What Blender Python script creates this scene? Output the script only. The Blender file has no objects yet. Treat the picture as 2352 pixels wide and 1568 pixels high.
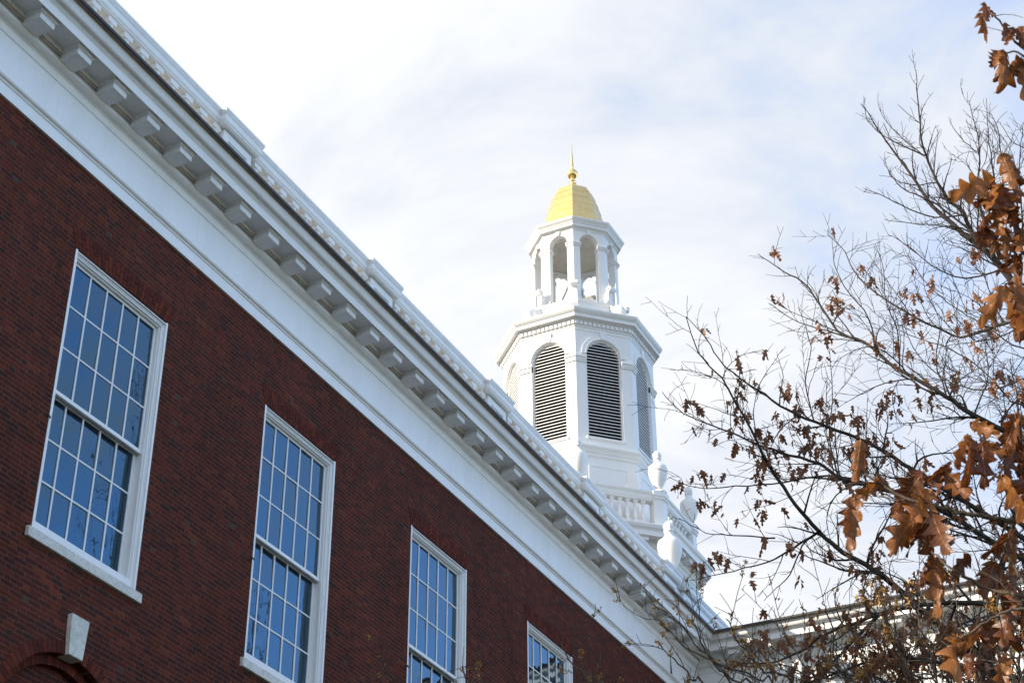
import bpy, bmesh, math, random
import numpy as np
from mathutils import Vector, Matrix

S = bpy.context.scene
COL = S.collection
rad = math.radians

# ------------------------------------------------------------------ camera
CAMZ = 1.6
PITCH, YAW, ROLL, FPX = rad(32.764), rad(26.369), rad(-0.259), 4000.0   # FPX: focal length in px of a 2352 px wide frame
fh = Vector((-math.sin(YAW), math.cos(YAW), 0)); rh = Vector((math.cos(YAW), math.sin(YAW), 0)); zu = Vector((0, 0, 1))
CF = fh*math.cos(PITCH) + zu*math.sin(PITCH); cu = -fh*math.sin(PITCH) + zu*math.cos(PITCH)
CR = rh*math.cos(ROLL) + cu*math.sin(ROLL); CU = -rh*math.sin(ROLL) + cu*math.cos(ROLL)
cam_data = bpy.data.cameras.new('camera'); cam = bpy.data.objects.new('camera', cam_data); COL.objects.link(cam)
M = Matrix((CR, CU, -CF)).transposed().to_4x4(); M.translation = Vector((0, 0, CAMZ)); cam.matrix_world = M
cam_data.sensor_width = 36; cam_data.lens = FPX/2352*36; cam_data.clip_start = 0.1; cam_data.clip_end = 3000
cam_data.dof.use_dof = True; cam_data.dof.focus_distance = 42; cam_data.dof.aperture_fstop = 15
S.camera = cam

# ------------------------------------------------------------------ sky, sun, exposure
SUN_EL = rad(26); SUN_H = Vector((-0.70, -0.714, 0)).normalized()
w = bpy.data.worlds.new('World'); S.world = w; w.use_nodes = True
nt = w.node_tree; N = nt.nodes; L = nt.links; N.clear()
def nd(t, **k):
    n = N.new(t)
    for a, v in k.items(): setattr(n, a, v)
    return n
def vmath(op, a, b=None):
    n = nd('ShaderNodeVectorMath', operation=op)
    for i, x in enumerate((a, b)):
        if x is None: continue
        if isinstance(x, (tuple, Vector)): n.inputs[i].default_value = x
        else: L.new(x, n.inputs[i])
    return n
def fmath(op, a, b=None, c=None, clamp=False):
    n = nd('ShaderNodeMath', operation=op, use_clamp=clamp)
    for i, x in enumerate((a, b, c)):
        if x is None: continue
        if isinstance(x, (int, float)): n.inputs[i].default_value = x
        else: L.new(x, n.inputs[i])
    return n.outputs[0]
def mrange(x, a, b, c=0.0, d=1.0):
    n = nd('ShaderNodeMapRange', interpolation_type='SMOOTHSTEP')
    L.new(x, n.inputs[0])
    for i, v in enumerate((a, b, c, d)): n.inputs[i+1].default_value = v
    return n.outputs[0]
sky = nd('ShaderNodeTexSky', sky_type='NISHITA', sun_disc=False)
sky.sun_elevation = SUN_EL; sky.sun_rotation = math.atan2(SUN_H.x, SUN_H.y)
sky.air_density = 1.0; sky.dust_density = 0.05; sky.ozone_density = 4.5
tc = nd('ShaderNodeTexCoord'); dirn = vmath('NORMALIZE', tc.outputs['Generated']).outputs[0]
sep = nd('ShaderNodeSeparateXYZ'); L.new(dirn, sep.inputs[0])
zz = fmath('ADD', fmath('MAXIMUM', sep.outputs[2], 0.02), 0.25)
flat = nd('ShaderNodeCombineXYZ'); L.new(fmath('DIVIDE', sep.outputs[0], zz), flat.inputs[0]); L.new(fmath('DIVIDE', sep.outputs[1], zz), flat.inputs[1])
def noise(scale, detail, rough, dist=0.0, off=(0, 0, 0)):
    mp = nd('ShaderNodeMapping'); mp.inputs['Location'].default_value = off; mp.inputs['Rotation'].default_value = (0, 0, 0.5); mp.inputs['Scale'].default_value = (1.0, 1.5, 1)
    L.new(flat.outputs[0], mp.inputs[0])
    n = nd('ShaderNodeTexNoise'); L.new(mp.outputs[0], n.inputs['Vector'])
    n.inputs['Scale'].default_value = scale; n.inputs['Detail'].default_value = detail; n.inputs['Roughness'].default_value = rough; n.inputs['Distortion'].default_value = dist
    return n.outputs['Fac']
wisp = noise(2.4, 8, 0.6, 0.9, (3.1, 1.7, 0))
big = noise(1.1, 4, 0.5, 0.3, (7.3, 2.2, 0))
# the cloud bank lies over the building, the sky opens to blue over the garden side (+X)
side = vmath('DOT_PRODUCT', dirn, Vector((0.93, 0.30, 0.21))).outputs['Value']
bank = mrange(side, 0.0, 0.38, 0.66, 0.0)
lowh = mrange(sep.outputs[2], 0.30, 0.52, 0.06, 0.0)
amount = fmath('ADD', fmath('ADD', fmath('ADD', fmath('MULTIPLY', fmath('SUBTRACT', wisp, 0.25), 1.40), fmath('MULTIPLY', fmath('SUBTRACT', big, 0.18), 0.75)), bank), lowh)
cover = mrange(amount, 0.40, 1.02)
cloudcol = nd('ShaderNodeMix', data_type='RGBA')
thick = mrange(amount, 0.85, 1.25)
L.new(thick, cloudcol.inputs['Factor'])
cloudcol.inputs['A'].default_value = (1.72, 1.84, 2.06, 1)
cloudcol.inputs['B'].default_value = (2.22, 2.25, 2.31, 1)
mixc = nd('ShaderNodeMix', data_type='RGBA')
L.new(cover, mixc.inputs['Factor']); L.new(sky.outputs[0], mixc.inputs['A']); L.new(cloudcol.outputs['Result'], mixc.inputs['B'])
bg = nd('ShaderNodeBackground'); bg.inputs['Strength'].default_value = 0.145
L.new(mixc.outputs['Result'], bg.inputs['Color'])
wo = nd('ShaderNodeOutputWorld'); L.new(bg.outputs[0], wo.inputs[0])

sun_d = bpy.data.lights.new('sun', 'SUN'); sun = bpy.data.objects.new('sun', sun_d); COL.objects.link(sun)
sun_d.energy = 2.4; sun_d.angle = rad(0.5); sun_d.color = (1.0, 0.90, 0.76)
to_sun = SUN_H*math.cos(SUN_EL) + zu*math.sin(SUN_EL)
sun.rotation_euler = to_sun.to_track_quat('Z', 'Y').to_euler()
sun.location = (-20, -30, 60)
vs = S.view_settings; vs.view_transform = 'Standard'; vs.look = 'None'; vs.gamma = 1.0; vs.use_curve_mapping = False; vs.exposure = 1.64

def at(x, y, dist):
    """point on the sight line through pixel (x, y) of the 2352 px wide photograph, dist metres from the lens"""
    d = CF + CR*((x-1176)/FPX) + CU*((784-y)/FPX)
    return Vector((0, 0, CAMZ)) + d.normalized()*dist

# ------------------------------------------------------------------ materials
def new_mat(name):
    m = bpy.data.materials.new(name); m.use_nodes = True
    return m, m.node_tree, m.node_tree.nodes['Principled BSDF']
class G:
    """small helper for node graphs"""
    def __init__(s, nt): s.nt = nt
    def n(s, t, ins=None, **k):
        n = s.nt.nodes.new(t)
        for a, v in k.items(): setattr(n, a, v)
        for key, v in (ins or {}).items():
            if hasattr(v, 'is_linked') or isinstance(v, bpy.types.NodeSocket): s.nt.links.new(v, n.inputs[key])
            else: n.inputs[key].default_value = v
        return n
    def m(s, op, a, b=0.0, c=0.0, clamp=False):
        return s.n('ShaderNodeMath', {0: a, 1: b, 2: c}, operation=op, use_clamp=clamp).outputs[0]
    def mix(s, f, a, b):
        return s.n('ShaderNodeMix', {'Factor': f, 'A': a, 'B': b}, data_type='RGBA').outputs['Result']
    def noise(s, vec, scale, detail=4, rough=0.55):
        return s.n('ShaderNodeTexNoise', {'Vector': vec, 'Scale': scale, 'Detail': detail, 'Roughness': rough}).outputs['Fac']
    def step(s, x, a, b, c=0.0, d=1.0):
        return s.n('ShaderNodeMapRange', {0: x, 1: a, 2: b, 3: c, 4: d}).outputs[0]
    def link(s, a, b): s.nt.links.new(a, b)
def geo_pos(g): return g.n('ShaderNodeNewGeometry').outputs['Position']

def mat_plain(name, col, col2, scale=6, rough=0.5, bump=0.0, metallic=0.0, contrast=(0.35, 0.7)):
    m, nt, b = new_mat(name); g = G(nt); p = geo_pos(g)
    f = g.step(g.noise(p, scale, 6, 0.6), *contrast)
    g.link(g.mix(f, (*col, 1), (*col2, 1)), b.inputs['Base Color'])
    b.inputs['Roughness'].default_value = rough; b.inputs['Metallic'].default_value = metallic
    if bump:
        bp = g.n('ShaderNodeBump', {'Strength': bump, 'Distance': 0.01, 'Height': g.noise(p, scale*4, 4)})
        g.link(bp.outputs[0], b.inputs['Normal'])
    return m

def mat_white(name, base, stain, amount, rough=0.45):
    m, nt, b = new_mat(name); g = G(nt); p = geo_pos(g)
    mp = g.n('ShaderNodeMapping', {'Vector': p, 'Scale': (1.0, 1.0, 0.22)}).outputs[0]
    f1 = g.step(g.noise(mp, 2.3, 7, 0.65), 0.45, 0.80)
    f2 = g.step(g.noise(p, 23, 5, 0.6), 0.45, 0.75)
    f = g.m('MULTIPLY', g.m('ADD', g.m('MULTIPLY', f1, 0.65), g.m('MULTIPLY', f2, 0.45)), amount, clamp=True)
    g.link(g.mix(f, (*base, 1), (*stain, 1)), b.inputs['Base Color'])
    b.inputs['Roughness'].default_value = rough
    bp = g.n('ShaderNodeBump', {'Strength': 0.15, 'Distance': 0.004, 'Height': g.noise(p, 40, 4)})
    g.link(bp.outputs[0], b.inputs['Normal'])
    return m

def brick_nodes(nt, b, u, v, course=0.0667, unit=0.326, joint=0.0095):
    """Flemish bond: a stretcher and a header alternate in every course"""
    g = G(nt); p = geo_pos(g)
    wob = g.noise(p, 1.3, 2); wob2 = g.noise(p, 9, 2)
    v = g.m('ADD', v, g.m('MULTIPLY', g.m('SUBTRACT', wob, 0.5), 0.020))
    u = g.m('ADD', u, g.m('MULTIPLY', g.m('SUBTRACT', wob2, 0.5), 0.014))
    row = g.m('FLOOR', g.m('DIVIDE', v, course)); fv = g.m('SUBTRACT', v, g.m('MULTIPLY', row, course))
    odd = g.m('MODULO', g.m('ABSOLUTE', row), 2.0)
    uu = g.m('ADD', u, g.m('MULTIPLY', odd, unit*0.5))
    jit = g.n('ShaderNodeTexWhiteNoise', {'W': row}, noise_dimensions='1D').outputs['Value']
    uu = g.m('ADD', uu, g.m('MULTIPLY', jit, 0.03))
    cell = g.m('FLOOR', g.m('DIVIDE', uu, unit)); fu = g.m('SUBTRACT', uu, g.m('MULTIPLY', cell, unit))
    st = unit*0.665
    head = g.m('GREATER_THAN', fu, st)
    e1 = g.m('MINIMUM', fu, g.m('ABSOLUTE', g.m('SUBTRACT', fu, st))); e1 = g.m('MINIMUM', e1, g.m('SUBTRACT', unit, fu))
    e2 = g.m('MINIMUM', fv, g.m('SUBTRACT', course, fv))
    edge = g.m('MINIMUM', e1, e2)
    edge = g.m('ADD', edge, g.m('MULTIPLY', g.m('SUBTRACT', g.noise(p, 60, 2), 0.5), 0.005))
    brick = g.step(edge, joint*0.30, joint*0.62)
    bed = g.m('LESS_THAN', e2, e1)
    idv = g.n('ShaderNodeCombineXYZ', {0: g.m('ADD', g.m('MULTIPLY', cell, 2.0), head), 1: row, 2: 3.7}).outputs[0]
    wn = g.n('ShaderNodeTexWhiteNoise', {'Vector': idv}, noise_dimensions='3D')
    tone = g.m('MULTIPLY', wn.outputs['Value'], g.m('ADD', 0.955, g.m('MULTIPLY', head, 0.045)))
    ramp = g.n('ShaderNodeValToRGB'); cr = ramp.color_ramp; cr.interpolation = 'CONSTANT'
    stops = [(0.0, (0.110, 0.0245, 0.0165)), (0.20, (0.076, 0.0215, 0.0165)), (0.40, (0.090, 0.0225, 0.0158)), (0.56, (0.120, 0.0275, 0.0170)),
             (0.70, (0.064, 0.0205, 0.0180)), (0.88, (0.150, 0.0365, 0.0200)), (0.915, (0.048, 0.0225, 0.0190)), (0.968, (0.070, 0.0570, 0.0400)), (0.980, (0.094, 0.0245, 0.0172))]
    cr.elements[0].position = 0; cr.elements[0].color = (*stops[0][1], 1)
    cr.elements[1].position = stops[1][0]; cr.elements[1].color = (*stops[1][1], 1)
    for pos, c in stops[2:]:
        e = cr.elements.new(pos); e.color = (*c, 1)
    g.link(tone, ramp.inputs[0])
    speck = g.step(g.noise(p, 35, 5, 0.7), 0.30, 0.75, 0.72, 1.28)
    macro = g.step(g.noise(g.n('ShaderNodeMapping', {'Vector': p, 'Scale': (1, 1.3, 0.5)}).outputs[0], 0.75, 5, 0.65), 0.3, 0.7, 0.76, 1.2)
    hsv = g.n('ShaderNodeHueSaturation', {'Color': ramp.outputs[0], 'Value': g.m('MULTIPLY', speck, macro)}).outputs[0]
    mortar = g.mix(g.step(g.noise(p, 5, 4), 0.3, 0.7), (0.070, 0.040, 0.028, 1), (0.20, 0.115, 0.075, 1)); mortar = g.mix(g.m('MULTIPLY', bed, g.step(g.noise(p, 2.2, 5, 0.7), 0.3, 0.62)), mortar, (0.19, 0.110, 0.073, 1))
    g.link(g.mix(brick, mortar, hsv), b.inputs['Base Color']); b.inputs['Specular IOR Level'].default_value = 0.08
    b.inputs['Roughness'].default_value = 0.85
    h = g.m('ADD', brick, g.m('MULTIPLY', g.noise(p, 80, 3), 0.25)); h = g.m('ADD', h, g.m('MULTIPLY', wn.outputs['Value'], 0.35))
    bp = g.n('ShaderNodeBump', {'Strength': 0.9, 'Distance': 0.008, 'Height': h})
    g.link(bp.outputs[0], b.inputs['Normal'])

def mat_brick():
    m, nt, b = new_mat('flemish_bond_brick'); g = G(nt)
    s = g.n('ShaderNodeSeparateXYZ', {0: geo_pos(g)})
    nrm = g.n('ShaderNodeSeparateXYZ', {0: g.n('ShaderNodeNewGeometry').outputs['True Normal']})
    facex = g.m('GREATER_THAN', g.m('ABSOLUTE', nrm.outputs[0]), 0.6)
    u = g.n('ShaderNodeMix', {'Factor': facex, 'A': s.outputs[0], 'B': s.outputs[1]}, data_type='FLOAT').outputs['Result']
    brick_nodes(nt, b, u, s.outputs[2])
    return m
def mat_loose_brick():
    """bricks modelled one by one: colour per brick from a mesh attribute"""
    m, nt, b = new_mat('moulded_brick'); g = G(nt); p = geo_pos(g)
    at_ = g.n('ShaderNodeAttribute', attribute_name='shade').outputs['Fac']
    ramp = g.n('ShaderNodeValToRGB', {0: at_}); cr = ramp.color_ramp
    cr.elements[0].color = (0.076, 0.0210, 0.0165, 1); cr.elements[1].color = (0.150, 0.0360, 0.0205, 1)
    hsv = g.n('ShaderNodeHueSaturation', {'Color': ramp.outputs[0], 'Value': g.step(g.noise(p, 30, 5), 0.3, 0.7, 0.7, 1.25)}).outputs[0]
    g.link(hsv, b.inputs['Base Color']); b.inputs['Roughness'].default_value = 0.85; b.inputs['Specular IOR Level'].default_value = 0.08
    bp = g.n('ShaderNodeBump', {'Strength': 0.6, 'Distance': 0.006, 'Height': g.noise(p, 60, 3)}); g.link(bp.outputs[0], b.inputs['Normal'])
    return m
def mat_glass():
    m, nt, b = new_mat('window_glass'); g = G(nt); p = geo_pos(g)
    b.inputs['Base Color'].default_value = (0.010, 0.012, 0.015, 1); b.inputs['Roughness'].default_value = 0.012
    b.inputs['Specular IOR Level'].default_value = 1.0; b.inputs['Specular Tint'].default_value = (0.28, 0.68, 1.0, 1); b.inputs['IOR'].default_value = 1.72
    mp = g.n('ShaderNodeMapping', {'Vector': p, 'Scale': (1, 1, 0.6)}).outputs[0]
    h = g.noise(mp, 3.2, 2, 0.4)
    bp = g.n('ShaderNodeBump', {'Strength': 0.22, 'Distance': 0.02, 'Height': h}); g.link(bp.outputs[0], b.inputs['Normal'])
    return m
def mat_marble():
    m, nt, b = new_mat('marble'); g = G(nt); p = geo_pos(g)
    v = g.n('ShaderNodeTexNoise', {'Vector': p, 'Scale': 4.0, 'Detail': 8.0, 'Roughness': 0.7, 'Distortion': 1.6}).outputs['Fac']
    vein = g.step(g.m('ABSOLUTE', g.m('SUBTRACT', v, 0.5)), 0.0, 0.035, 1.0, 0.0)
    base = g.mix(g.step(g.noise(p, 2.5, 4), 0.3, 0.7), (0.74, 0.73, 0.66, 1), (0.62, 0.61, 0.54, 1))
    g.link(g.mix(g.m('MULTIPLY', vein, 0.5), base, (0.26, 0.26, 0.25, 1)), b.inputs['Base Color']); b.inputs['Roughness'].default_value = 0.6
    return m
def mat_gold(name, rough):
    m, nt, b = new_mat(name); g = G(nt); p = geo_pos(g)
    f = g.step(g.noise(p, 3.0, 6, 0.6), 0.3, 0.7)
    g.link(g.mix(f, (1.0, 0.72, 0.31, 1), (0.96, 0.65, 0.24, 1)), b.inputs['Base Color'])
    b.inputs['Metallic'].default_value = 0.8
    g.link(g.step(g.noise(p, 9, 5), 0.3, 0.7, rough*0.8, rough*1.3), b.inputs['Roughness'])
    bp = g.n('ShaderNodeBump', {'Strength': 0.12, 'Distance': 0.01, 'Height': g.noise(p, 6, 4)}); g.link(bp.outputs[0], b.inputs['Normal'])
    return m
def mat_leaf(name, c1, c2, c3, trans):
    m, nt, b = new_mat(name); g = G(nt); p = geo_pos(g)
    shade = g.n('ShaderNodeAttribute', attribute_name='shade').outputs['Fac']
    uv = g.n('ShaderNodeSeparateXYZ', {0: g.n('ShaderNodeUVMap').outputs[0]})
    au = g.m('ABSOLUTE', g.m('SUBTRACT', uv.outputs[0], 0.5)); v = uv.outputs[1]
    rib = g.step(au, 0.012, 0.03, 1.0, 0.0)
    fr = g.m('FRACT', g.m('MULTIPLY', g.m('SUBTRACT', v, g.m('MULTIPLY', au, 0.55)), 7.0))
    vein = g.m('MAXIMUM', rib, g.step(g.m('ABSOLUTE', g.m('SUBTRACT', fr, 0.5)), 0.03, 0.09, 0.75, 0.0))
    blot = g.step(g.noise(p, 22, 6, 0.65), 0.32, 0.70)
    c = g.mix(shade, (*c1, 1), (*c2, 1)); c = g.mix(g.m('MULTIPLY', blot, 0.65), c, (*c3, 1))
    c = g.mix(g.m('MULTIPLY', vein, 0.45), c, (min(1, c2[0]*1.25), c2[1]*1.3, c2[2]*1.5, 1))
    d = g.n('ShaderNodeBsdfDiffuse', {'Color': c}); t = g.n('ShaderNodeBsdfTranslucent', {'Color': c})
    gl = g.n('ShaderNodeBsdfGlossy', {'Color': (1, 1, 1, 1), 'Roughness': 0.42})
    bp = g.n('ShaderNodeBump', {'Strength': 0.5, 'Distance': 0.004, 'Height': g.m('ADD', vein, g.noise(p, 60, 3))})
    g.link(bp.outputs[0], d.inputs['Normal']); g.link(bp.outputs[0], gl.inputs['Normal'])
    mx = g.n('ShaderNodeMixShader', {0: trans, 1: d.outputs[0], 2: t.outputs[0]})
    mx2 = g.n('ShaderNodeMixShader', {0: 0.03, 1: mx.outputs[0], 2: gl.outputs[0]})
    nt.nodes.remove(b); g.link(mx2.outputs[0], nt.nodes['Material Output'].inputs[0])
    return m
def mat_bark(name, c1, c2, c3):
    m, nt, b = new_mat(name); g = G(nt); p = geo_pos(g)
    mp = g.n('ShaderNodeMapping', {'Vector': p, 'Scale': (1, 1, 0.4)}).outputs[0]
    f = g.step(g.noise(mp, 14, 6, 0.7), 0.3, 0.7); l = g.step(g.noise(p, 5, 4, 0.6), 0.58, 0.70)
    c = g.mix(f, (*c1, 1), (*c2, 1)); g.link(g.mix(g.m('MULTIPLY', l, 0.6), c, (*c3, 1)), b.inputs['Base Color'])
    b.inputs['Roughness'].default_value = 0.9
    bp = g.n('ShaderNodeBump', {'Strength': 0.7, 'Distance': 0.02, 'Height': g.noise(mp, 30, 5)}); g.link(bp.outputs[0], b.inputs['Normal'])
    return m

M_BRICK = mat_brick(); M_LOOSE = mat_loose_brick()
M_WHITE = mat_white('white_paint', (0.85, 0.845, 0.83), (0.52, 0.49, 0.43), 0.38)
M_SOFFIT = mat_white('weathered_white_paint', (0.76, 0.75, 0.73), (0.42, 0.36, 0.29), 0.55)
M_CYMA = mat_white('grimy_gutter_paint', (0.74, 0.73, 0.71), (0.46, 0.39, 0.32), 0.5)
M_TOWER = mat_white('tower_white_paint', (0.82, 0.815, 0.80), (0.66, 0.65, 0.61), 0.25)
M_SASH = mat_white('sash_white_paint', (0.87, 0.87, 0.86), (0.66, 0.65, 0.61), 0.22)
M_GLASS = mat_glass(); M_MARBLE = mat_marble()
M_COPPER = mat_plain('dark_copper', (0.018, 0.016, 0.018), (0.035, 0.030, 0.030), 7, 0.45)
M_BROWN = mat_plain('brown_cornice_band', (0.20, 0.155, 0.115), (0.34, 0.28, 0.22), 4, 0.6)
M_PATINA = mat_plain('verdigris', (0.02, 0.035, 0.032), (0.05, 0.09, 0.08), 8, 0.6)
M_SLATE = mat_plain('slate', (0.045, 0.05, 0.06), (0.08, 0.085, 0.09), 3, 0.7, 0.3)
M_DARK = mat_plain('dark_interior', (0.012, 0.011, 0.010), (0.02, 0.018, 0.016), 3, 0.9)
M_GOLD = mat_gold('gold_leaf', 0.30); M_GOLD2 = mat_gold('polished_gold', 0.2)
M_BELL = mat_plain('bell_bronze', (0.20, 0.21, 0.19), (0.34, 0.35, 0.32), 5, 0.5, 0.1, 0.1)
M_TIMBER = mat_plain('painted_timber', (0.66, 0.64, 0.57), (0.50, 0.47, 0.40), 5, 0.7, 0.2)
M_PLASTER = mat_plain('grey_plaster', (0.80, 0.78, 0.72), (0.68, 0.66, 0.60), 4, 0.9, 0.1)
M_GRASS = mat_plain('lawn', (0.030, 0.034, 0.018), (0.056, 0.054, 0.028), 0.9, 0.95, 0.5)
M_PATH = mat_plain('path_asphalt', (0.045, 0.045, 0.047), (0.07, 0.068, 0.066), 3, 0.9, 0.3)
M_BARK = mat_bark('oak_bark', (0.020, 0.016, 0.013), (0.055, 0.045, 0.036), (0.11, 0.115, 0.08))
M_BARK2 = mat_bark('grey_bark', (0.021, 0.015, 0.012), (0.050, 0.038, 0.031), (0.08, 0.078, 0.06))
M_BARK3 = mat_bark('shrub_bark', (0.050, 0.036, 0.026), (0.13, 0.098, 0.07), (0.17, 0.15, 0.11))
M_LEAF_FAR = mat_leaf('brown_oak_leaf', (0.20, 0.072, 0.030), (0.40, 0.185, 0.085), (0.12, 0.040, 0.017), 0.42)
M_LEAF_NEAR = mat_leaf('orange_oak_leaf', (0.095, 0.019, 0.003), (0.50, 0.200, 0.048), (0.095, 0.021, 0.003), 0.42)
M_FLOWER = mat_plain('yellow_brown_flower', (0.52, 0.30, 0.085), (0.30, 0.155, 0.045), 30, 0.8)

# ------------------------------------------------------------------ mesh builder
class MB:
    def __init__(s): s.v = []; s.f = []; s.sm = []
    def add(s, verts, faces, smooth=False):
        o = len(s.v); s.v.extend([tuple(p) for p in verts])
        for f in faces: s.f.append(tuple(i+o for i in f)); s.sm.append(smooth)
    def box(s, x0, x1, y0, y1, z0, z1):
        s.add([(x0, y0, z0), (x1, y0, z0), (x1, y1, z0), (x0, y1, z0), (x0, y0, z1), (x1, y0, z1), (x1, y1, z1), (x0, y1, z1)],
              [(0, 3, 2, 1), (4, 5, 6, 7), (0, 1, 5, 4), (1, 2, 6, 5), (2, 3, 7, 6), (3, 0, 4, 7)])
    def rows(s, rows, closed=False, caps=False, smooth=False):
        """skin a list of equal-length vertex rows"""
        n = len(rows[0]); vs = [p for r in rows for p in r]; fs = []
        for i in range(len(rows)-1):
            for j in range(n if closed else n-1):
                k = (j+1) % n; fs.append((i*n+j, i*n+k, (i+1)*n+k, (i+1)*n+j))
        s.add(vs, fs, smooth)
        if caps:
            o = len(s.v)-len(vs)
            s.f.append(tuple(o+j for j in reversed(range(n)))); s.sm.append(False)
            s.f.append(tuple(o+(len(rows)-1)*n+j for j in range(n))); s.sm.append(False)
    def lathe(s, prof, c=(0, 0, 0), n=20, smooth=True, ph=0.0):
        rows = [[(c[0]+r*math.cos(ph+2*math.pi*k/n), c[1]+r*math.sin(ph+2*math.pi*k/n), c[2]+z) for k in range(n)] for r, z in prof]
        s.rows(rows, closed=True, smooth=smooth)
    def tube(s, pts, rr, n=6, smooth=True, cap=False):
        pts = [Vector(p) for p in pts]; rows = []
        for i, p in enumerate(pts):
            t = (pts[min(i+1, len(pts)-1)] - pts[max(i-1, 0)]).normalized()
            a = t.cross(Vector((0.31, 0.17, 0.93)));
            if a.length < 1e-3: a = t.cross(Vector((1, 0, 0)))
            a.normalize(); b = t.cross(a); r = rr[i] if hasattr(rr, '__len__') else rr
            rows.append([p + a*(r*math.cos(2*math.pi*k/n)) + b*(r*math.sin(2*math.pi*k/n)) for k in range(n)])
        s.rows(rows, closed=True, caps=cap, smooth=smooth)
    def build(s, name, mat, parent=None, base=None, bevel=0.0, attr=None):
        me = bpy.data.meshes.new(name)
        b = Vector(base) if base is not None else (root_loc(parent) if parent else Vector((0, 0, 0)))
        me.from_pydata([(x-b.x, y-b.y, z-b.z) for x, y, z in s.v], [], s.f)
        me.materials.append(mat)
        me.polygons.foreach_set('use_smooth', s.sm)
        if attr is not None:
            a = me.attributes.new('shade', 'FLOAT', 'FACE'); a.data.foreach_set('value', attr)
        bm = bmesh.new(); bm.from_mesh(me)
        bmesh.ops.recalc_face_normals(bm, faces=bm.faces)
        bm.to_mesh(me); bm.free(); me.update()
        o = bpy.data.objects.new(name, me); COL.objects.link(o)
        if parent: o.parent = parent
        if bevel:
            md = o.modifiers.new('bevel', 'BEVEL'); md.width = bevel; md.segments = 1; md.limit_method = 'ANGLE'; md.angle_limit = rad(40)
        return o
def root_loc(o):
    v = Vector((0, 0, 0))
    while o: v = v + o.location; o = o.parent
    return v
def thing(name, label, cat, loc=(0, 0, 0), group=None):
    o = bpy.data.objects.new(name, None); COL.objects.link(o); o.location = loc; o.empty_display_size = 0.5
    tag(o, label, cat, group); return o
def tag(o, label, cat, group=None):
    o['label'] = label; o['category'] = cat
    if group: o['group'] = group
def copy_obj(o, parent=None, loc=None, rotz=None):
    c = o.copy(); COL.objects.link(c); c.parent = parent if parent else o.parent
    if loc is not None: c.location = loc
    if rotz is not None: c.rotation_euler = (0, 0, rotz)
    return c
def copy_tree(o, parent, loc):
    c = copy_obj(o, parent, loc)
    for ch in list(o.children): copy_obj(ch, c)
    return c

# ------------------------------------------------------------------ ground
def sheet(name, x0, x1, y0, y1, z, mat):
    m = MB(); m.add([(x0, y0, z), (x1, y0, z), (x1, y1, z), (x0, y1, z)], [(0, 1, 2, 3)])
    o = m.build(name, mat); o['kind'] = 'structure'; return o
sheet('ground', -900, 900, -900, 900, 0.0, M_GRASS)
sheet('path', -1.6, 1.6, -60, 30, 0.004, M_PATH)

# ------------------------------------------------------------------ main brick building
D = 13.0                                  # the wall stands D metres to the left of the camera
Z0 = CAMZ                                 # heights below were measured from the lens
def WX(p): return -D + p
Y_A, Y_B = -3.0, 60.0  # unseen near end stops short so the sun reaches the near branch
YW = 35.69                                # wall of the white wing
BLD = thing('brick_building', 'long red brick building with white modillion cornice and tall sash windows, filling the left side', 'building', (-D, 16.7, 0))
BAY = 4.367
WINC = [14.69 + BAY*k for k in range(-2, 5)]
WZ0, WZ1, WHW = 9.11+Z0, 13.07+Z0, 0.9865
AZC, ARI, ARO = 6.73+Z0, 1.13, 1.285
WTOP = 14.30+Z0

def ring_pts(yc, zc, r, n=28): return [(yc - r*math.cos(math.pi*i/n), zc + r*math.sin(math.pi*i/n)) for i in range(n+1)]
m = MB()
def q(y0, y1, z0, z1, x=-D): m.add([(x, y0, z0), (x, y1, z0), (x, y1, z1), (x, y0, z1)], [(0, 1, 2, 3)])
edges = [Y_A] + [c + BAY/2 for c in WINC[:-1]] + [YW]
for i, c in enumerate(WINC):
    ya, yb = edges[i], edges[i+1]
    for (a, b, z0, z1) in ((ya, c-WHW, AZC+ARI+0.35, WTOP), (c+WHW, yb, AZC+ARI+0.35, WTOP), (c-WHW, c+WHW, WZ1, WTOP), (c-WHW, c+WHW, AZC+ARI+0.35, WZ0-0.0),
                           (ya, c-ARI, 0, AZC+ARI+0.35), (c+ARI, yb, 0, AZC+ARI+0.35)):
        q(a, b, z0, z1)
    P = ring_pts(c, AZC, ARI); zt = AZC+ARI+0.35; REC = 0.22
    for (y0, z0), (y1, z1) in zip(P, P[1:]):
        m.add([(-D, y0, z0), (-D, y1, z1), (-D, y1, zt), (-D, y0, zt)], [(0, 1, 2, 3)])
        m.add([(-D, y0, z0), (-D, y1, z1), (-D-REC, y1, z1), (-D-REC, y0, z0)], [(0, 1, 2, 3)])
    m.add([(-D-REC, y, z) for y, z in P] + [(-D-REC, c+ARI, 0), (-D-REC, c-ARI, 0)], [tuple(range(len(P)+2))])
    for sgn in (-1, 1):
        y = c+sgn*ARI; m.add([(-D, y, 0), (-D, y, AZC), (-D-REC, y, AZC), (-D-REC, y, 0)], [(0, 1, 2, 3)])
    for y in (c-WHW, c+WHW): m.add([(-D, y, WZ0), (-D, y, WZ1), (-D-.3, y, WZ1), (-D-.3, y, WZ0)], [(0, 1, 2, 3)])
    for z in (WZ0, WZ1): m.add([(-D, c-WHW, z), (-D, c+WHW, z), (-D-.3, c+WHW, z), (-D-.3, c-WHW, z)], [(0, 1, 2, 3)])
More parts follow.
